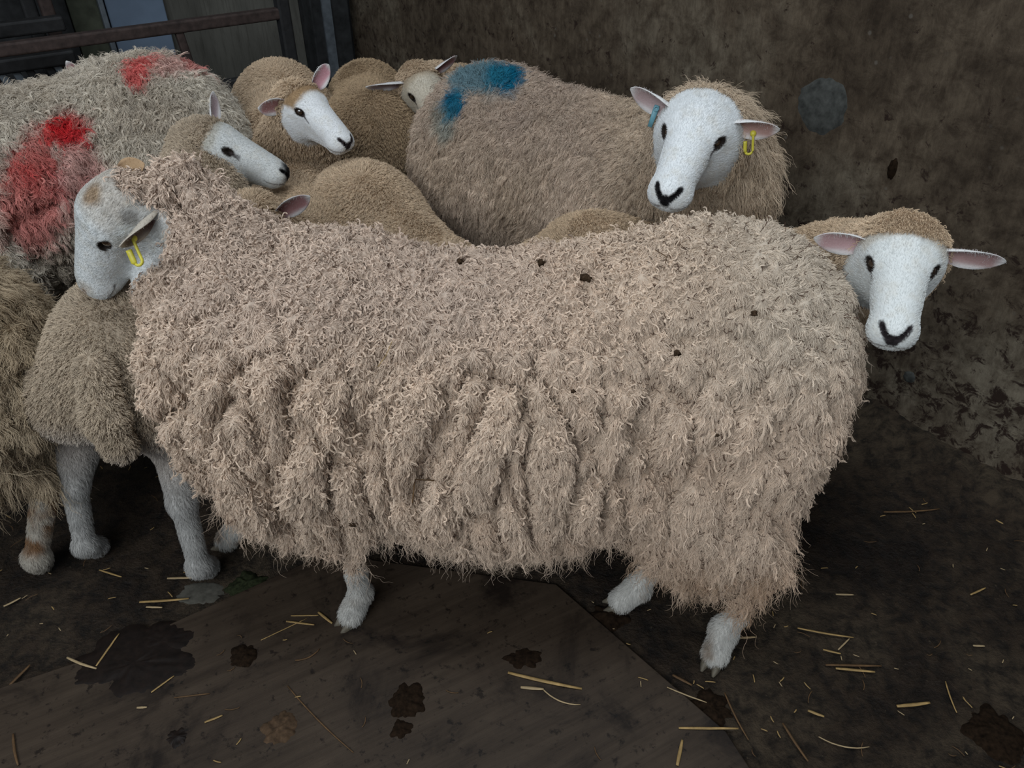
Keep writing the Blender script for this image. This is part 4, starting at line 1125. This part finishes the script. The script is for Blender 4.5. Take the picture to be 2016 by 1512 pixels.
# --- ewe at the left edge
hip = np.array([-1.10, 1.22, 0.46]); sho = np.array([-1.60, 1.05, 0.46])
legs = [Leg(G(85, 1118), (-1.03, 1.13, 0.42), (-1, -.3), True, 1.0, toe=(-0.5, 0.6)), Leg((-1.13, 1.38), (-1.1, 1.33, 0.42), (-1, -.3), True),
        Leg((-1.6, 0.95), (-1.6, 0.98, 0.42), (-1, -.3), False), Leg((-1.68, 1.18), (-1.66, 1.15, 0.42), (-1, -.3), False)]
def legcol_left(P):
    n = fbm(P * 28, 3, 8)[:, None]; w = sstep(0.30, 0.55, n) * sstep(0.07, 0.10, P[:, 2])[:, None] * sstep(0.27, 0.24, P[:, 2])[:, None]
    return np.array((0.46, 0.42, 0.36)) * (1 - w) + np.array((0.22, 0.12, 0.06)) * w
build_sheep('tan-stained fleecy ewe at the pen side, brown muddy leg in front of the red-marked ewe', 'ewes in the pen',
    dict(hip=hip, sho=sho, rx=0.200, rz=0.245, head=Head((-2.0, 0.85, 0.8), (-0.8, -0.3, -0.4), (0, 0, 1)), legs=legs, res=0.010,
    neck=[((-1.62, 1.04, 0.56), 0.18), ((-1.8, 0.95, 0.68), 0.13), ((-1.94, 0.88, 0.79), 0.09)], leg_wool=0.235,
    disp=lumps(0.006, 0.03, 0.018, 0.06, 25), face_density=1000, leg_density=200000, leg_col=legcol_left,
    wool_col=patches((0.54, 0.43, 0.30), [], 0.12, 14, 26, None, ((0.38, 0.28, 0.17), 0.5)),
    ears=[dict(side=1, dir=(-0.25, 1, 0.1)), dict(side=-1, dir=(-0.25, 1, 0.1))], see=lambda P: np.where(P[:, 0] > -1.35, 1.0, 0.5),
    wool=[dict(density=60000, L=0.024, cell=0.014, clump=0.4, curl=0.001, lift=0.7, K=5, r0=0.0005, r1=0.0003, frizz=0.003, tipw=0.2, name='under_fleece'),
          dict(density=75000, L=0.045, K=10, cell=0.024, stretch=2.2, clump=0.88, curl=0.004, turns=1.0, lift=0.3, r0=0.00048, r1=0.00016, frizz=0.0025, tipw=0.2, seed=27),
          dict(density=16000, where=lowz, L=0.09, K=10, cell=0.03, stretch=1.5, clump=0.7, curl=0.004, turns=1.0, lift=0.3, r0=0.00045, r1=0.00012, frizz=0.004, tipw=0.2, seed=28, grav=1.5)]))

# --- lambs: short plush coat
TAN = (0.60, 0.46, 0.325)
def lamb_wool(dens=190000, L=0.013, seed=30):
    return [dict(density=dens, L=L, K=4, cell=0.006, stretch=1.2, clump=0.45, curl=0.0006, lift=1.0, r0=0.00055, r1=0.0003, frizz=0.0018, tipw=0.25, tipcol=(1.15, 1.1, 1.0), seed=seed)]
def lamb(label, hip, sho, head=None, rx=0.135, rz=0.165, neck=None, legs=None, dens=190000, col=TAN, **kw):
    hip, sho = np.array(hip), np.array(sho); a = nrm((sho - hip) * [1, 1, 0]); l = np.array([-a[1], a[0], 0])
    if legs is None:
        legs = [Leg(hip - a * 0.03 + l * 0.08, hip + l * 0.07, a, True, 0.88), Leg(hip - a * 0.03 - l * 0.08, hip - l * 0.07, a, True, 0.88),
                Leg(sho + l * 0.07, sho + l * 0.07, a, False, 0.88), Leg(sho - l * 0.07, sho - l * 0.07, a, False, 0.88)]
    if head is None: head = Head(sho + a * (rx + 0.02) + [0, 0, -0.04], a * 0.3 + [0, 0, -1.0], a + [0, 0, 0.3], 0.80)
    if neck is None: neck = [(sho + [0, 0, 0.04], rx * 0.85), ((sho + [0, 0, 0.05] + head.wor((-0.06, 0, -0.03))) / 2, 0.10), (head.wor((-0.05, 0, -0.02)), 0.062)]
    d = dict(hip=hip, sho=sho, rx=rx, rz=rz, head=head, legs=legs, lamb=True, res=0.011, neck=neck, neck_k=0.05, hres=0.0034, wool_x=-0.03, wool_jaw=0.45, wool_crown=0.2,
             disp=lumps(0.0015, 0.012, 0, 0, 4), wool_col=patches(col, [], 0.10, 18, int(rx * 1e4) % 97, None, ((0.47, 0.34, 0.22), 0.5)), under=0.9,
             leg_wool=0.17, wool=lamb_wool(dens), face_spec=dict(face=(0.76, 0.77, 0.77), crown=(0.40, 0.28, 0.17)), tail=[(hip - a * rx * 0.9 + [0, 0, 0.08], 0.03), (hip - a * (rx * 1.1 + 0.03) + [0, 0, -0.07], 0.022)],
             ears=[dict(side=1, dir=(-0.1, 1, 0.15), L=0.11, W=0.032), dict(side=-1, dir=(-0.1, 1, 0.15), L=0.11, W=0.032)], face_density=200000)
    d.update(kw)
    return build_sheep(label, 'lambs in the pen', d)

# lamb at the right, face beside the front ewe's rump
hd = Head(W(1770, 530, 1.10), vdir(1803, 525, 0.16, -0.52, -0.83), vdir(1803, 525, -0.01, 0.83, -0.55), 0.84)
lamb('white-faced lamb with pinkish ears by the concrete wall, past the front ewe\'s rump', (0.17, 1.57, 0.44), (0.53, 1.50, 0.44), hd, 0.138, 0.17,
     neck=[((0.57, 1.46, 0.50), 0.12), ((0.63, 1.32, 0.60), 0.105), (hd.wor((-0.055, 0, -0.01)), 0.070)], wool_x=-0.045, wool_jaw=0.25, wool_crown=0.9,
     face_spec=dict(face=(0.74, 0.76, 0.75), crown=(0.50, 0.40, 0.28), crown_w=0.45, nose=(0.03, 0.024, 0.026), tear=0.7),
     ears=[dict(side=1, base=(-0.040, 0.048, 0.024), dir=(0.02, 1, -0.10), face=(0.95, 0.1, -0.25), L=0.132, W=0.029, cup=1.1, pink=(0.36, 0.23, 0.22)),
           dict(side=-1, base=(-0.042, 0.046, 0.022), dir=(0.15, 0.95, -0.02), face=(0.95, 0.1, -0.2), L=0.116, W=0.033, cup=1.0, pink=(0.52, 0.34, 0.35))])
# lamb with head up, three-quarter face
hd = Head(W(606, 218, 1.98), vdir(606, 218, 0.57, -0.46, -0.68), vdir(606, 218, 0.12, 0.88, -0.42), 0.81)
lamb('lamb with a tan forehead and pink ears, head raised above its neighbours', (-0.79, 2.68, 0.49), (-0.72, 2.36, 0.47), hd, 0.145, 0.17,
     neck=[((-0.64, 2.22, 0.48), 0.12), ((-0.60, 2.10, 0.58), 0.095), (hd.wor((-0.055, 0, -0.02)), 0.066)],
     face_spec=dict(face=(0.78, 0.79, 0.80), crown=(0.36, 0.24, 0.135), crown_x=0.012, nose=(0.035, 0.026, 0.028), tear=0.9),
     ears=[dict(side=-1, base=(-0.040, 0.046, 0.018), dir=(0.05, 0.95, 0.05), face=(0.9, 0.35, -0.1), L=0.105, W=0.034, cup=0.8, pink=(0.50, 0.26, 0.26)),
           dict(side=1, base=(-0.040, 0.042, 0.032), dir=(-0.15, 0.80, 0.50), face=(0.85, -0.5, 0.0), L=0.118, W=0.032, cup=0.8, pink=(0.58, 0.30, 0.34))])
# lamb seen from behind on the left, its face in profile further back
hd = Head(W(440, 296, 1.82), vdir(440, 296, 0.88, -0.36, -0.30), vdir(440, 296, 0.30, 0.84, -0.36), 0.84)
hip = np.array([-0.738, 1.24, 0.475]); sho = np.array([-0.765, 1.56, 0.455])
lg = [Leg(G(195, 1088), (-0.86, 1.20, 0.42), (0, 1), True, 0.92), Leg(G(412, 1128), (-0.69, 1.18, 0.42), (0, 1), True, 0.92),
      Leg((-0.84, 1.60), (-0.83, 1.58, .4), (0, 1), False, 0.9), Leg((-0.69, 1.60), (-0.70, 1.58, .4), (0, 1), False, 0.9)]
for q in lg[:2]:
    q.mid = q.mid + np.array([0, 0.065, -0.01])
    q.low[1] = (q.ankle, q.mid, .0175, .022); q.high[0] = (q.mid,) + q.high[0][1:]
def dirty_rear(P, Nn, c):
    w = (sstep(0.44, 0.36, P[:, 2]) * 0.75)[:, None]
    c = c * (1 - w) + np.array((0.52, 0.465, 0.42)) * w
    return c
lamb('grey-tan lamb standing rear on with a woolly tail, its black-nosed face in profile', hip, sho, hd, 0.140, 0.155, legs=lg,
     neck=[((-0.76, 1.58, 0.50), 0.14), ((-0.74, 1.70, 0.58), 0.11), (hd.wor((-0.06, 0, -0.02)), 0.075)], res=0.009,
     wool_col=patches((0.47, 0.38, 0.285), [], 0.10, 18, 5, dirty_rear, ((0.33, 0.26, 0.19), 0.6)), leg_wool=0.36,
     tail=[((-0.730, 1.09, 0.56), 0.030), ((-0.722, 1.05, 0.48), 0.032), ((-0.714, 1.045, 0.42), 0.028)], tail_sq=(1.0, 0.7, 1),
     leg_col=lambda P: (np.array((0.50, 0.49, 0.47)) * sstep(0.34, 0.2, P[:, 2])[:, None] + np.array((0.42, 0.37, 0.33)) * (1 - sstep(0.34, 0.2, P[:, 2]))[:, None]) * (0.7 + 0.5 * fbm(P * 40, 3))[:, None],
     face_spec=dict(face=(0.62, 0.63, 0.62), crown=(0.40, 0.36, 0.28), crown_w=0.6, nose=(0.008, 0.008, 0.008), eyepatch=1, spots=[(0.176, 0.0, -0.018, 0.027, (0.008, 0.008, 0.009), 1.0)]),
     ears=[dict(side=-1, base=(-0.046, 0.046, 0.010), dir=(-0.30, 0.75, -0.30), face=(0.8, 0.6, -0.1), L=0.075, W=0.030, cup=1.1, pink=(0.20, 0.10, 0.10), col=(0.5, 0.42, 0.36)),
           dict(side=1, base=(-0.046, 0.040, 0.032), dir=(-0.15, 0.60, 0.75), face=(0.9, -0.3, 0.2), L=0.12, W=0.028, cup=0.9, pink=(0.42, 0.33, 0.35))],
     wool=lamb_wool(150000, 0.013, 33) + [dict(density=60000, where=lambda P, Nn: (P[:, 1] < 1.08) * (np.abs(P[:, 0] + 0.72) < 0.05) * (P[:, 2] < 0.56) * 1.0, L=0.018, K=7, cell=0.012, clump=0.7, curl=0.002, turns=1, lift=0.6, r0=0.0005, r1=0.0002, tipcol=(1.2, 1.2, 1.15), tipw=0.8, seed=35)])
# lamb of which an ear and the back show
hd = Head(W(500, 462, 1.50), vdir(515, 455, -0.2, -0.75, -0.6), vdir(515, 455, 0.1, 0.6, -0.8), 0.85)
lamb('lamb mostly hidden by the front ewe\'s neck, one pink ear sticking out', (-0.58, 1.99, 0.42), (-0.50, 1.74, 0.43), hd, 0.130, 0.155,
     neck=[((-0.49, 1.70, 0.45), 0.11), ((-0.49, 1.60, 0.50), 0.085), (hd.wor((-0.05, 0, -0.02)), 0.066)],
     ears=[dict(side=1, dir=(-0.1, 1, 0.75), L=0.11, W=0.030, face=(0.9, -0.2, 0), pink=(0.42, 0.22, 0.22)), dict(side=-1, dir=(-0.2, 1, -0.5), L=0.09)])
# round backs in the middle
lamb('tan lamb with a smooth rounded rump and back, just over the front ewe\'s withers', (-0.40, 1.90, 0.435), (-0.17, 1.60, 0.36), None, 0.148, 0.170, dens=210000, face_density=40000)
lamb('brown lamb between the raised pink-eared lamb and the blue-marked ewe, yellow smudge on its back', (-0.46, 2.48, 0.465), (-0.52, 2.85, 0.45), None, 0.140, 0.165, face_density=2000,
     wool_col=patches((0.46, 0.335, 0.215), [((-0.56, 2.36, 0.60), (0.04, 0.05, 0.05), (0.34, 0.22, 0.04), 0.7)], 0.1, 18, 7))
# head behind the blue-marked ewe
hd = Head(W(834, 180, 2.50), vdir(834, 180, 0.35, -0.70, -0.62), vdir(834, 180, -0.05, 0.8, -0.5), 0.92)
lamb('pale lamb mostly behind the blue-marked ewe, one long ear held out towards the corner post', (-0.20, 2.98, 0.42), (-0.20, 2.78, 0.43), hd, 0.12, 0.145,
     ears=[dict(side=-1, base=(-0.036, 0.05, 0.022), dir=(0.0, 1, 0.10), L=0.14, W=0.032, face=(0.85, 0, -0.35), pink=(0.42, 0.34, 0.36)), dict(side=1, dir=(-0.1, 1, 0.15), L=0.11)],
     face_spec=dict(face=(0.60, 0.54, 0.44), crown=(0.48, 0.40, 0.30)))

# ear of one more sheep behind the red-marked ewe
hd = Head(W(216, 200, 2.58), (0.45, -0.8, -0.5), (0, 0, 1), 0.9)
lamb('white-eared lamb behind the red-marked ewe, only its ear tip above her back', (-1.62, 2.72, 0.42), (-1.44, 2.66, 0.42), hd, 0.12, 0.15, face_density=3000, dens=60000,
     ears=[dict(side=-1, dir=(-0.10, 0.45, 0.95), L=0.125, W=0.028, face=(1, 0.1, 0.1)), dict(side=1, dir=(-0.3, 1, -0.1), L=0.10)])

# ------------------------------------------------------------------ straw and droppings
random.seed(5)
BOARD = [G(*p)[:2] for p in [(-260, 1560), (-200, 1420), (215, 1282), (640, 1090), (1095, 1150), (1430, 1440), (1560, 1640), (600, 1760)]]
def on_board(p):
    s = 0; n = len(BOARD); ins = False
    for i in range(n):
        a, b_ = BOARD[i], BOARD[(i + 1) % n]
        if (a[1] > p[1]) != (b_[1] > p[1]) and p[0] < (b_[0] - a[0]) * (p[1] - a[1]) / (b_[1] - a[1]) + a[0]: ins = not ins
    return ins
def straw_mesh(L, w, bend, seed, kink=0.0):
    r = random.Random(seed); k = 9; P = []
    for i in range(k):
        u = i / (k - 1) - 0.5
        P.append((u * L, bend * (u * u - 0.1) * L + (kink * L * abs(u)), w * 0.5 + 0.0006 * r.random()))
    return tube(P, [w * (0.55 + 0.45 * math.sin(math.pi * min(1, 0.15 + 0.8 * i / (k - 1)))) for i in range(k)], 7, 0.42)
def place_straw(px0, py0, px1, py1, label, mat, w=0.0022, bend=0.0, kink=0.0, group=None, name='straw', lift=0.0):
    a, c = G(px0, py0), G(px1, py1); L = float(np.linalg.norm(c - a)); V, F = straw_mesh(L, w, bend, int(px0 + py0), kink)
    o = mesh_obj(name, V, F, mat); mid = (a + c) / 2
    o.location = (mid[0], mid[1], (0.007 if on_board(mid) else 0.0005) + lift); o.rotation_euler = (0, 0, math.atan2(c[1] - a[1], c[0] - a[0]))
    tag(o, label, 'straw', group); return o
big = [
 (1000, 1330, 1145, 1362, 'broad golden straw blade lying on the board, below the middle of the front ewe', M_STRAW, 0.0042, .05, 0),
 (1025, 1358, 1070, 1362, 'short flat bleached straw just below the broad golden blade', M_STRAW3, 0.0040, 0, 0),
 (1064, 1364, 1140, 1397, 'thin curved straw tail below the broad golden blade', M_STRAW3, 0.0018, .5, 0),
 (275, 1187, 372, 1180, 'golden split straw on the dark floor, below the rear-on lamb\'s hoof', M_STRAW, 0.0036, .05, 0),
 (288, 1196, 320, 1197, 'stub of pale straw under the golden split straw', M_STRAW3, 0.0030, 0, 0),
 (192, 1316, 237, 1252, 'long arm of the bent straw on the dark stain', M_STRAW, 0.0026, 0, 0),
 (134, 1300, 192, 1322, 'short pale arm of the bent straw on the dark stain', M_STRAW3, 0.0032, .1, 0),
 (330, 1140, 386, 1138, 'pale broken straw lying against the rear-on lamb\'s hoof', M_STRAW3, 0.0036, 0, 0),
 (196, 1123, 240, 1137, 'orange straw between the two rear hooves of the rear-on lamb', M_STRAW, 0.0026, 0, 0),
 (565, 1228, 620, 1235, 'upper short golden straw beside the front ewe\'s fore hoof', M_STRAW, 0.0028, 0, 0),
 (574, 1217, 628, 1216, 'thin straw crossing above the short golden straw by the fore hoof', M_STRAW, 0.0018, 0, 0),
 (515, 1265, 605, 1222, 'long thin straw slanting away from the front ewe\'s fore hoof', M_STRAW, 0.0014, 0, 0),
 (628, 1210, 655, 1232, 'thick short straw leaning by the front ewe\'s fore hoof', M_STRAW, 0.0036, 0, 0),
 (584, 1308, 632, 1285, 'curved straw on the board below the fore hoof', M_STRAW2, 0.0020, .6, 0),
 (405, 1427, 440, 1413, 'single short straw alone on the muddy board', M_STRAW, 0.0026, 0, 0),
 (565, 1356, 695, 1488, 'long thin brown stalk lying diagonally on the board', M_STRAW2, 0.0016, .08, 0),
 (1645, 1317, 1722, 1324, 'thick pale straw on the dark floor at the far side of the hind hoof', M_STRAW, 0.0034, 0, 0),
 (1625, 1310, 1735, 1312, 'dark straw just above the thick pale straw', M_STRAW2, 0.0030, 0, 0),
 (1570, 1238, 1680, 1257, 'long straw with frayed end above the thick pale straw', M_STRAW, 0.0026, .06, 0),
 (1650, 1280, 1672, 1258, 'short speckled straw meeting the long frayed straw', M_STRAW3, 0.0020, 0, 0),
 (1620, 1280, 1655, 1288, 'short orange straw between the frayed and the thick straws', M_STRAW, 0.0026, 0, 0),
 (1765, 1392, 1830, 1385, 'flat tan straw on the dark floor near the pen wall side', M_STRAW, 0.0042, .03, 0),
 (1590, 1400, 1622, 1412, 'short tan straw between hind hoof and flat tan straw', M_STRAW, 0.0034, 0, 0),
 (1860, 1342, 1882, 1404, 'thin upright straw beyond the flat tan straw', M_STRAW, 0.0018, .1, 0),
 (1335, 1438, 1452, 1439, 'long straight straw below the near hind hoof, on the board edge', M_STRAW, 0.0032, 0, 0),
 (1332, 1512, 1342, 1462, 'thick straw running out of view below the long straight straw', M_STRAW, 0.0040, 0, 0),
 (1312, 1358, 1390, 1388, 'thin pale straw under the near hind hoof', M_STRAW3, 0.0018, .05, 0),
 (1324, 1330, 1362, 1350, 'dull straw stub nearest the near hind hoof', M_STRAW2, 0.0034, 0, 0),
 (1425, 1365, 1472, 1458, 'long dull stalk slanting down from the near hind hoof', M_STRAW2, 0.0022, .1, 0),
 (1456, 1257, 1488, 1255, 'pale straw poking out behind the near hind leg', M_STRAW3, 0.0032, 0, 0),
 (1612, 1457, 1712, 1477, 'curved pale stalk on the dark floor below all other straws', M_STRAW3, 0.0016, .45, 0),
 (1645, 1171, 1680, 1172, 'cream straw on dark floor behind the front ewe\'s haunch', M_STRAW3, 0.0028, 0, 0),
 (1910, 1172, 1940, 1158, 'slanting straw on the dark floor under the concrete wall', M_STRAW, 0.0026, 0, 0),
 (1540, 1425, 1590, 1500, 'long dark stalk running down beside the curved pale stalk', M_STRAW2, 0.0030, .06, 0),
 (1960, 1025, 2014, 1052, 'bundle-like straw at the foot of the concrete wall', M_STRAW, 0.0034, .05, 0),
 (1740, 1010, 1850, 1004, 'reddish straw at the foot of the wall past the ewe\'s haunch', M_STRAW2, 0.0030, .1, 0),
 (1915, 1272, 1938, 1273, 'small pale straw in the open dark floor', M_STRAW3, 0.0028, 0, 0),
 (8, 1195, 42, 1178, 'tan straw on the floor below the muddy-legged ewe\'s hoof', M_STRAW3, 0.0030, .1, 0),
 (20, 1350, 60, 1310, 'brown stalk on the board edge below the muddy-legged ewe', M_STRAW2, 0.0036, 0, 0),
 (28, 1450, 38, 1512, 'dark stalk running off the board in the near corner', M_STRAW2, 0.0030, .1, 0),
 (300, 1368, 345, 1335, 'straw among the tangle on the board beside the dark stain', M_STRAW, 0.0022, 0, 0),
 (345, 1378, 415, 1370, 'thin flat straw under the tangle on the board', M_STRAW2, 0.0018, 0, 0),
 (272, 1398, 292, 1397, 'tiny yellow straw below the dark stain', M_STRAW3, 0.0028, 0, 0),
]
for (a, b_, c_, d_, lb, mt, w, bd, kk) in big: place_straw(a, b_, c_, d_, lb, mt, w * 0.85, bd, kk, 'long straws on the pen floor')
# small loose bits: built once each, then copied
protos = [mesh_obj('straw', *straw_mesh(0.022, 0.0012, 0.1, 1), M_STRAW), mesh_obj('straw', *straw_mesh(0.034, 0.0009, 0.3, 2), M_STRAW2), mesh_obj('straw', *straw_mesh(0.013, 0.0010, 0.0, 3), M_STRAW3)]
first = [True] * 3; cnt = 0; bits = []
MARKS = [(265, 1310, 'the wide wet stain'), (800, 1385, 'the dung patch mid board'), (1075, 1345, 'the broad golden blade'), (1402, 1310, 'the near hind hoof'), (1685, 1320, 'the thick pale straw'), (1795, 1388, 'the flat tan straw'),
         (1960, 1440, 'the dark dung heap'), (694, 1225, 'the front ewe\'s fore hoof'), (85, 1118, 'the muddy hind leg'), (412, 1128, 'the rear-on lamb\'s hoof'), (1790, 1005, 'the reddish straw by the wall'), (1662, 1171, 'the cream straw behind the haunch'),
         (1925, 1165, 'the slanting straw by the wall'), (1925, 1272, 'the small pale straw'), (1550, 1460, 'the long dark stalk'), (550, 1440, 'the brown crusty pat'), (1990, 1040, 'the straw at the wall foot')]
ORD = ['closest', 'second closest', 'third closest', 'fourth closest', 'fifth closest', 'sixth closest', 'seventh closest', 'eighth closest', 'ninth closest', 'tenth closest', 'eleventh closest', 'twelfth closest', 'thirteenth closest', 'fourteenth closest'] + ['number %d in distance' % i for i in range(11, 60)]
while cnt < 130:
    px, py = random.uniform(-10, 2030), random.uniform(880, 1515)
    if 380 < px < 1560 and py < 1170: continue
    g_ = G(px, py)
    if on_board(g_) and random.random() < 0.72: continue
    if (g_[:2] - CORNER) @ NR > -0.03: continue
    j = random.choices([0, 1, 2], [3, 4, 2])[0]
    if first[j]: o = protos[j]; first[j] = False
    else: o = protos[j].copy(); link(o)
    o.location = (g_[0], g_[1], 0.0075 if on_board(g_) else 0.0005); o.rotation_euler = (0, 0, random.uniform(0, 6.28)); s = random.uniform(0.35, 1.0); o.scale = (s, 1, 1)
    bits.append((j, px, py, o)); tag(o, ['short loose straw bit scattered on the pen floor', 'dull thin stalk bit scattered on the pen floor', 'tiny bleached straw chip scattered on the pen floor'][j], 'straw', ['loose straw bits', 'dull stalk bits', 'bleached straw chips'][j]); cnt += 1

bk = {}
for (j, px, py, o) in bits:
    ds = [(float(np.linalg.norm(G(px, py) - G(a, b_))), nm) for a, b_, nm in MARKS]; d_, nm = min(ds)
    bk.setdefault((j, nm), []).append((d_, o))
for (j, nm), lst in bk.items():
    for i, (d_, o) in enumerate(sorted(lst, key=lambda t: t[0])):
        o['label'] = ['short golden straw bit', 'thin dull stalk bit', 'tiny bleached straw chip'][j] + ' on the floor, ' + ORD[i] + ' to ' + nm

def clod(px, py, r, h, label, seed, mat=M_DUNG, name='dung_clod', sq=1.0):
    c = G(px, py); z0 = 0.005 if on_board(c) else -0.003; V = []; K = 90; R = 8
    V.append((c[0], c[1], z0 + h))
    for i in range(1, R + 1):
        for j in range(K):
            a = 2 * math.pi * j / K; q = i / R
            e = np.array([[math.cos(a) * 1.3 + seed * 3.1, math.sin(a) * 1.3, seed * 1.7]])
            rad = r * q * (0.45 + 1.1 * fbm(e * 1.6, 4, seed)[0]); x = c[0] + rad * math.cos(a) * sq; y = c[1] + rad * math.sin(a)
            bm = vnoise(np.array([[x * 120, y * 120, seed]]), 3)[0]
            V.append((x, y, z0 + h * (1 - q ** 2) * (0.5 + 0.9 * bm) - (0.003 if i == R else 0)))
    F = [(0, 1 + j, 1 + (j + 1) % K) for j in range(K)]
    F += [(1 + (i - 1) * K + j, 1 + i * K + j, 1 + i * K + (j + 1) % K, 1 + (i - 1) * K + (j + 1) % K) for i in range(1, R) for j in range(K)]
    o = mesh_obj(name, V, F, mat); tag(o, label, 'dung'); return o
M_WETD = simple('wet_dung', (0.0085, 0.005, 0.0036), 0.6, 0.2, 0.5, 60)
M_GREEND = simple('green_dung', (0.018, 0.022, 0.010), 0.9, 0.1, 0.6, 150)
clod(265, 1310, 0.080, 0.004, 'wide dark wet stain of dung on the board, bent straw beside it', 1, M_WETD, 'dung_smear', 1.5)
clod(320, 1265, 0.045, 0.003, 'dark wet smear reaching up from the wide stain', 2, M_WETD, 'dung_smear', 1.4)
clod(800, 1385, 0.040, 0.008, 'crumbly dark dung patch in the middle of the board', 3)
clod(790, 1440, 0.022, 0.006, 'smaller dark dung lump just below the middle patch', 4)
clod(490, 1150, 0.034, 0.010, 'greenish dung lump at the board edge under the front ewe\'s chest', 5, M_GREEND, sq=1.4)
clod(480, 1295, 0.028, 0.010, 'dark dung lump near the front ewe\'s fore hoof', 6)
clod(1030, 1300, 0.024, 0.004, 'flat dark dung patch above the broad golden straw', 7, sq=1.5)
clod(1400, 1390, 0.040, 0.010, 'trampled dung patch below the near hind hoof', 8)
clod(350, 1455, 0.020, 0.004, 'small flat dung mark low on the board', 9, M_WETD, 'dung_smear')
clod(1960, 1440, 0.050, 0.012, 'dark dung heap on the floor near the pen wall side', 10)
clod(550, 1440, 0.034, 0.008, 'round brown crusty dung pat on the board', 11, simple('brown_crust', (0.060, 0.036, 0.020), 0.9, 0.2, 0.5, 90))
clod(1200, 1215, 0.040, 0.012, 'black dung mound under the far hind hoof', 12)

# chalky pale smear on the board edge
clod(400, 1168, 0.030, 0.0015, 'pale chalky smear along the board edge by the greenish dung', 13, simple('chalky_smear', (0.070, 0.066, 0.055), 0.95, 0.2, 0.4, 60), 'chalk_smear', 2.2)

# ------------------------------------------------------------------ bits caught in the fleece
dg = bpy.context.evaluated_depsgraph_get()
def on_fleece(px, py, obj=None, back=0.03):
    d = Vector(ray(px, py)).normalized(); o0 = Vector((0, 0, CAM_H))
    hit, loc, nn, i, ob, mt = SC.ray_cast(dg, o0, d)
    return np.array(loc - d * back) if hit else None
def twig(pxs, label, mat, w=0.0012, name='twig', cat='twig', back=0.032):
    P = [on_fleece(x, y, back=back) for x, y in pxs]
    if any(p is None for p in P): return
    m_ = np.mean([np.linalg.norm(p - [0, 0, CAM_H]) for p in P])
    P = np.array([np.array([0, 0, CAM_H]) + nrm(p - [0, 0, CAM_H]) * m_ for p in P])
    Q_ = [P[0]]
    for a, b_ in zip(P[:-1], P[1:]): Q_ += [a + (b_ - a) * t for t in (0.5, 1.0)]
    V, F = tube(Q_, w, 7); o = mesh_obj(name, V, F, mat); tag(o, label, cat)
twig([(812, 990), (817, 944), (858, 946)], 'bent brown twig caught on the front ewe\'s flank', M_STRAW2, 0.0013)
twig([(1237, 424), (1250, 440)], 'small pale straw standing on the front ewe\'s back', M_STRAW3, 0.0016, 'straw', 'straw')
twig([(1290, 492), (1312, 505), (1310, 520)], 'thin dark twig on the front ewe\'s back, towards the rump', M_STRAW2, 0.0007)
twig([(772, 672), (760, 700), (744, 722)], 'fine pale stalk caught on the front ewe\'s shoulder side', M_STRAW, 0.0006)
M_BIT = simple('dried_dung', (0.045, 0.028, 0.017), 0.95, 0.05, 0.6, 300)
def speck(px, py, r, label, seed):
    p = on_fleece(px, py, back=0.030)
    if p is None: return
    V, F = uv_ball(r, 12, 9); V = V * (1 + 1.7 * (vnoise(V / r * 2.6 + seed * 5.3, 2)[:, None] - 0.5)) * [1.2, 0.8, 0.9]
    o = mesh_obj('dung_bit', V + p, F, M_BIT); tag(o, label, 'dung')
for i, (x, y, r, lb) in enumerate([(693, 1034, .007, 'dark dung bit stuck low on the front ewe\'s side'), (905, 515, .008, 'dark dung bit on the front ewe\'s back, above the withers'),
        (1065, 517, .009, 'dark dung bit in the middle of the front ewe\'s back'), (1155, 548, .011, 'largest dark dung clump on the front ewe\'s back'), (1333, 695, .007, 'dark dung bit on the front ewe\'s hip'),
        (1485, 618, .007, 'dark dung bit near the front ewe\'s rump'), (1128, 770, .005, 'small dark dung bit at mid flank of the front ewe'), (1412, 857, .004, 'tiny dark bit on the front ewe\'s thigh')]):
    speck(x, y, r * 0.62, lb, i)
print('script time', time.time() - T0)
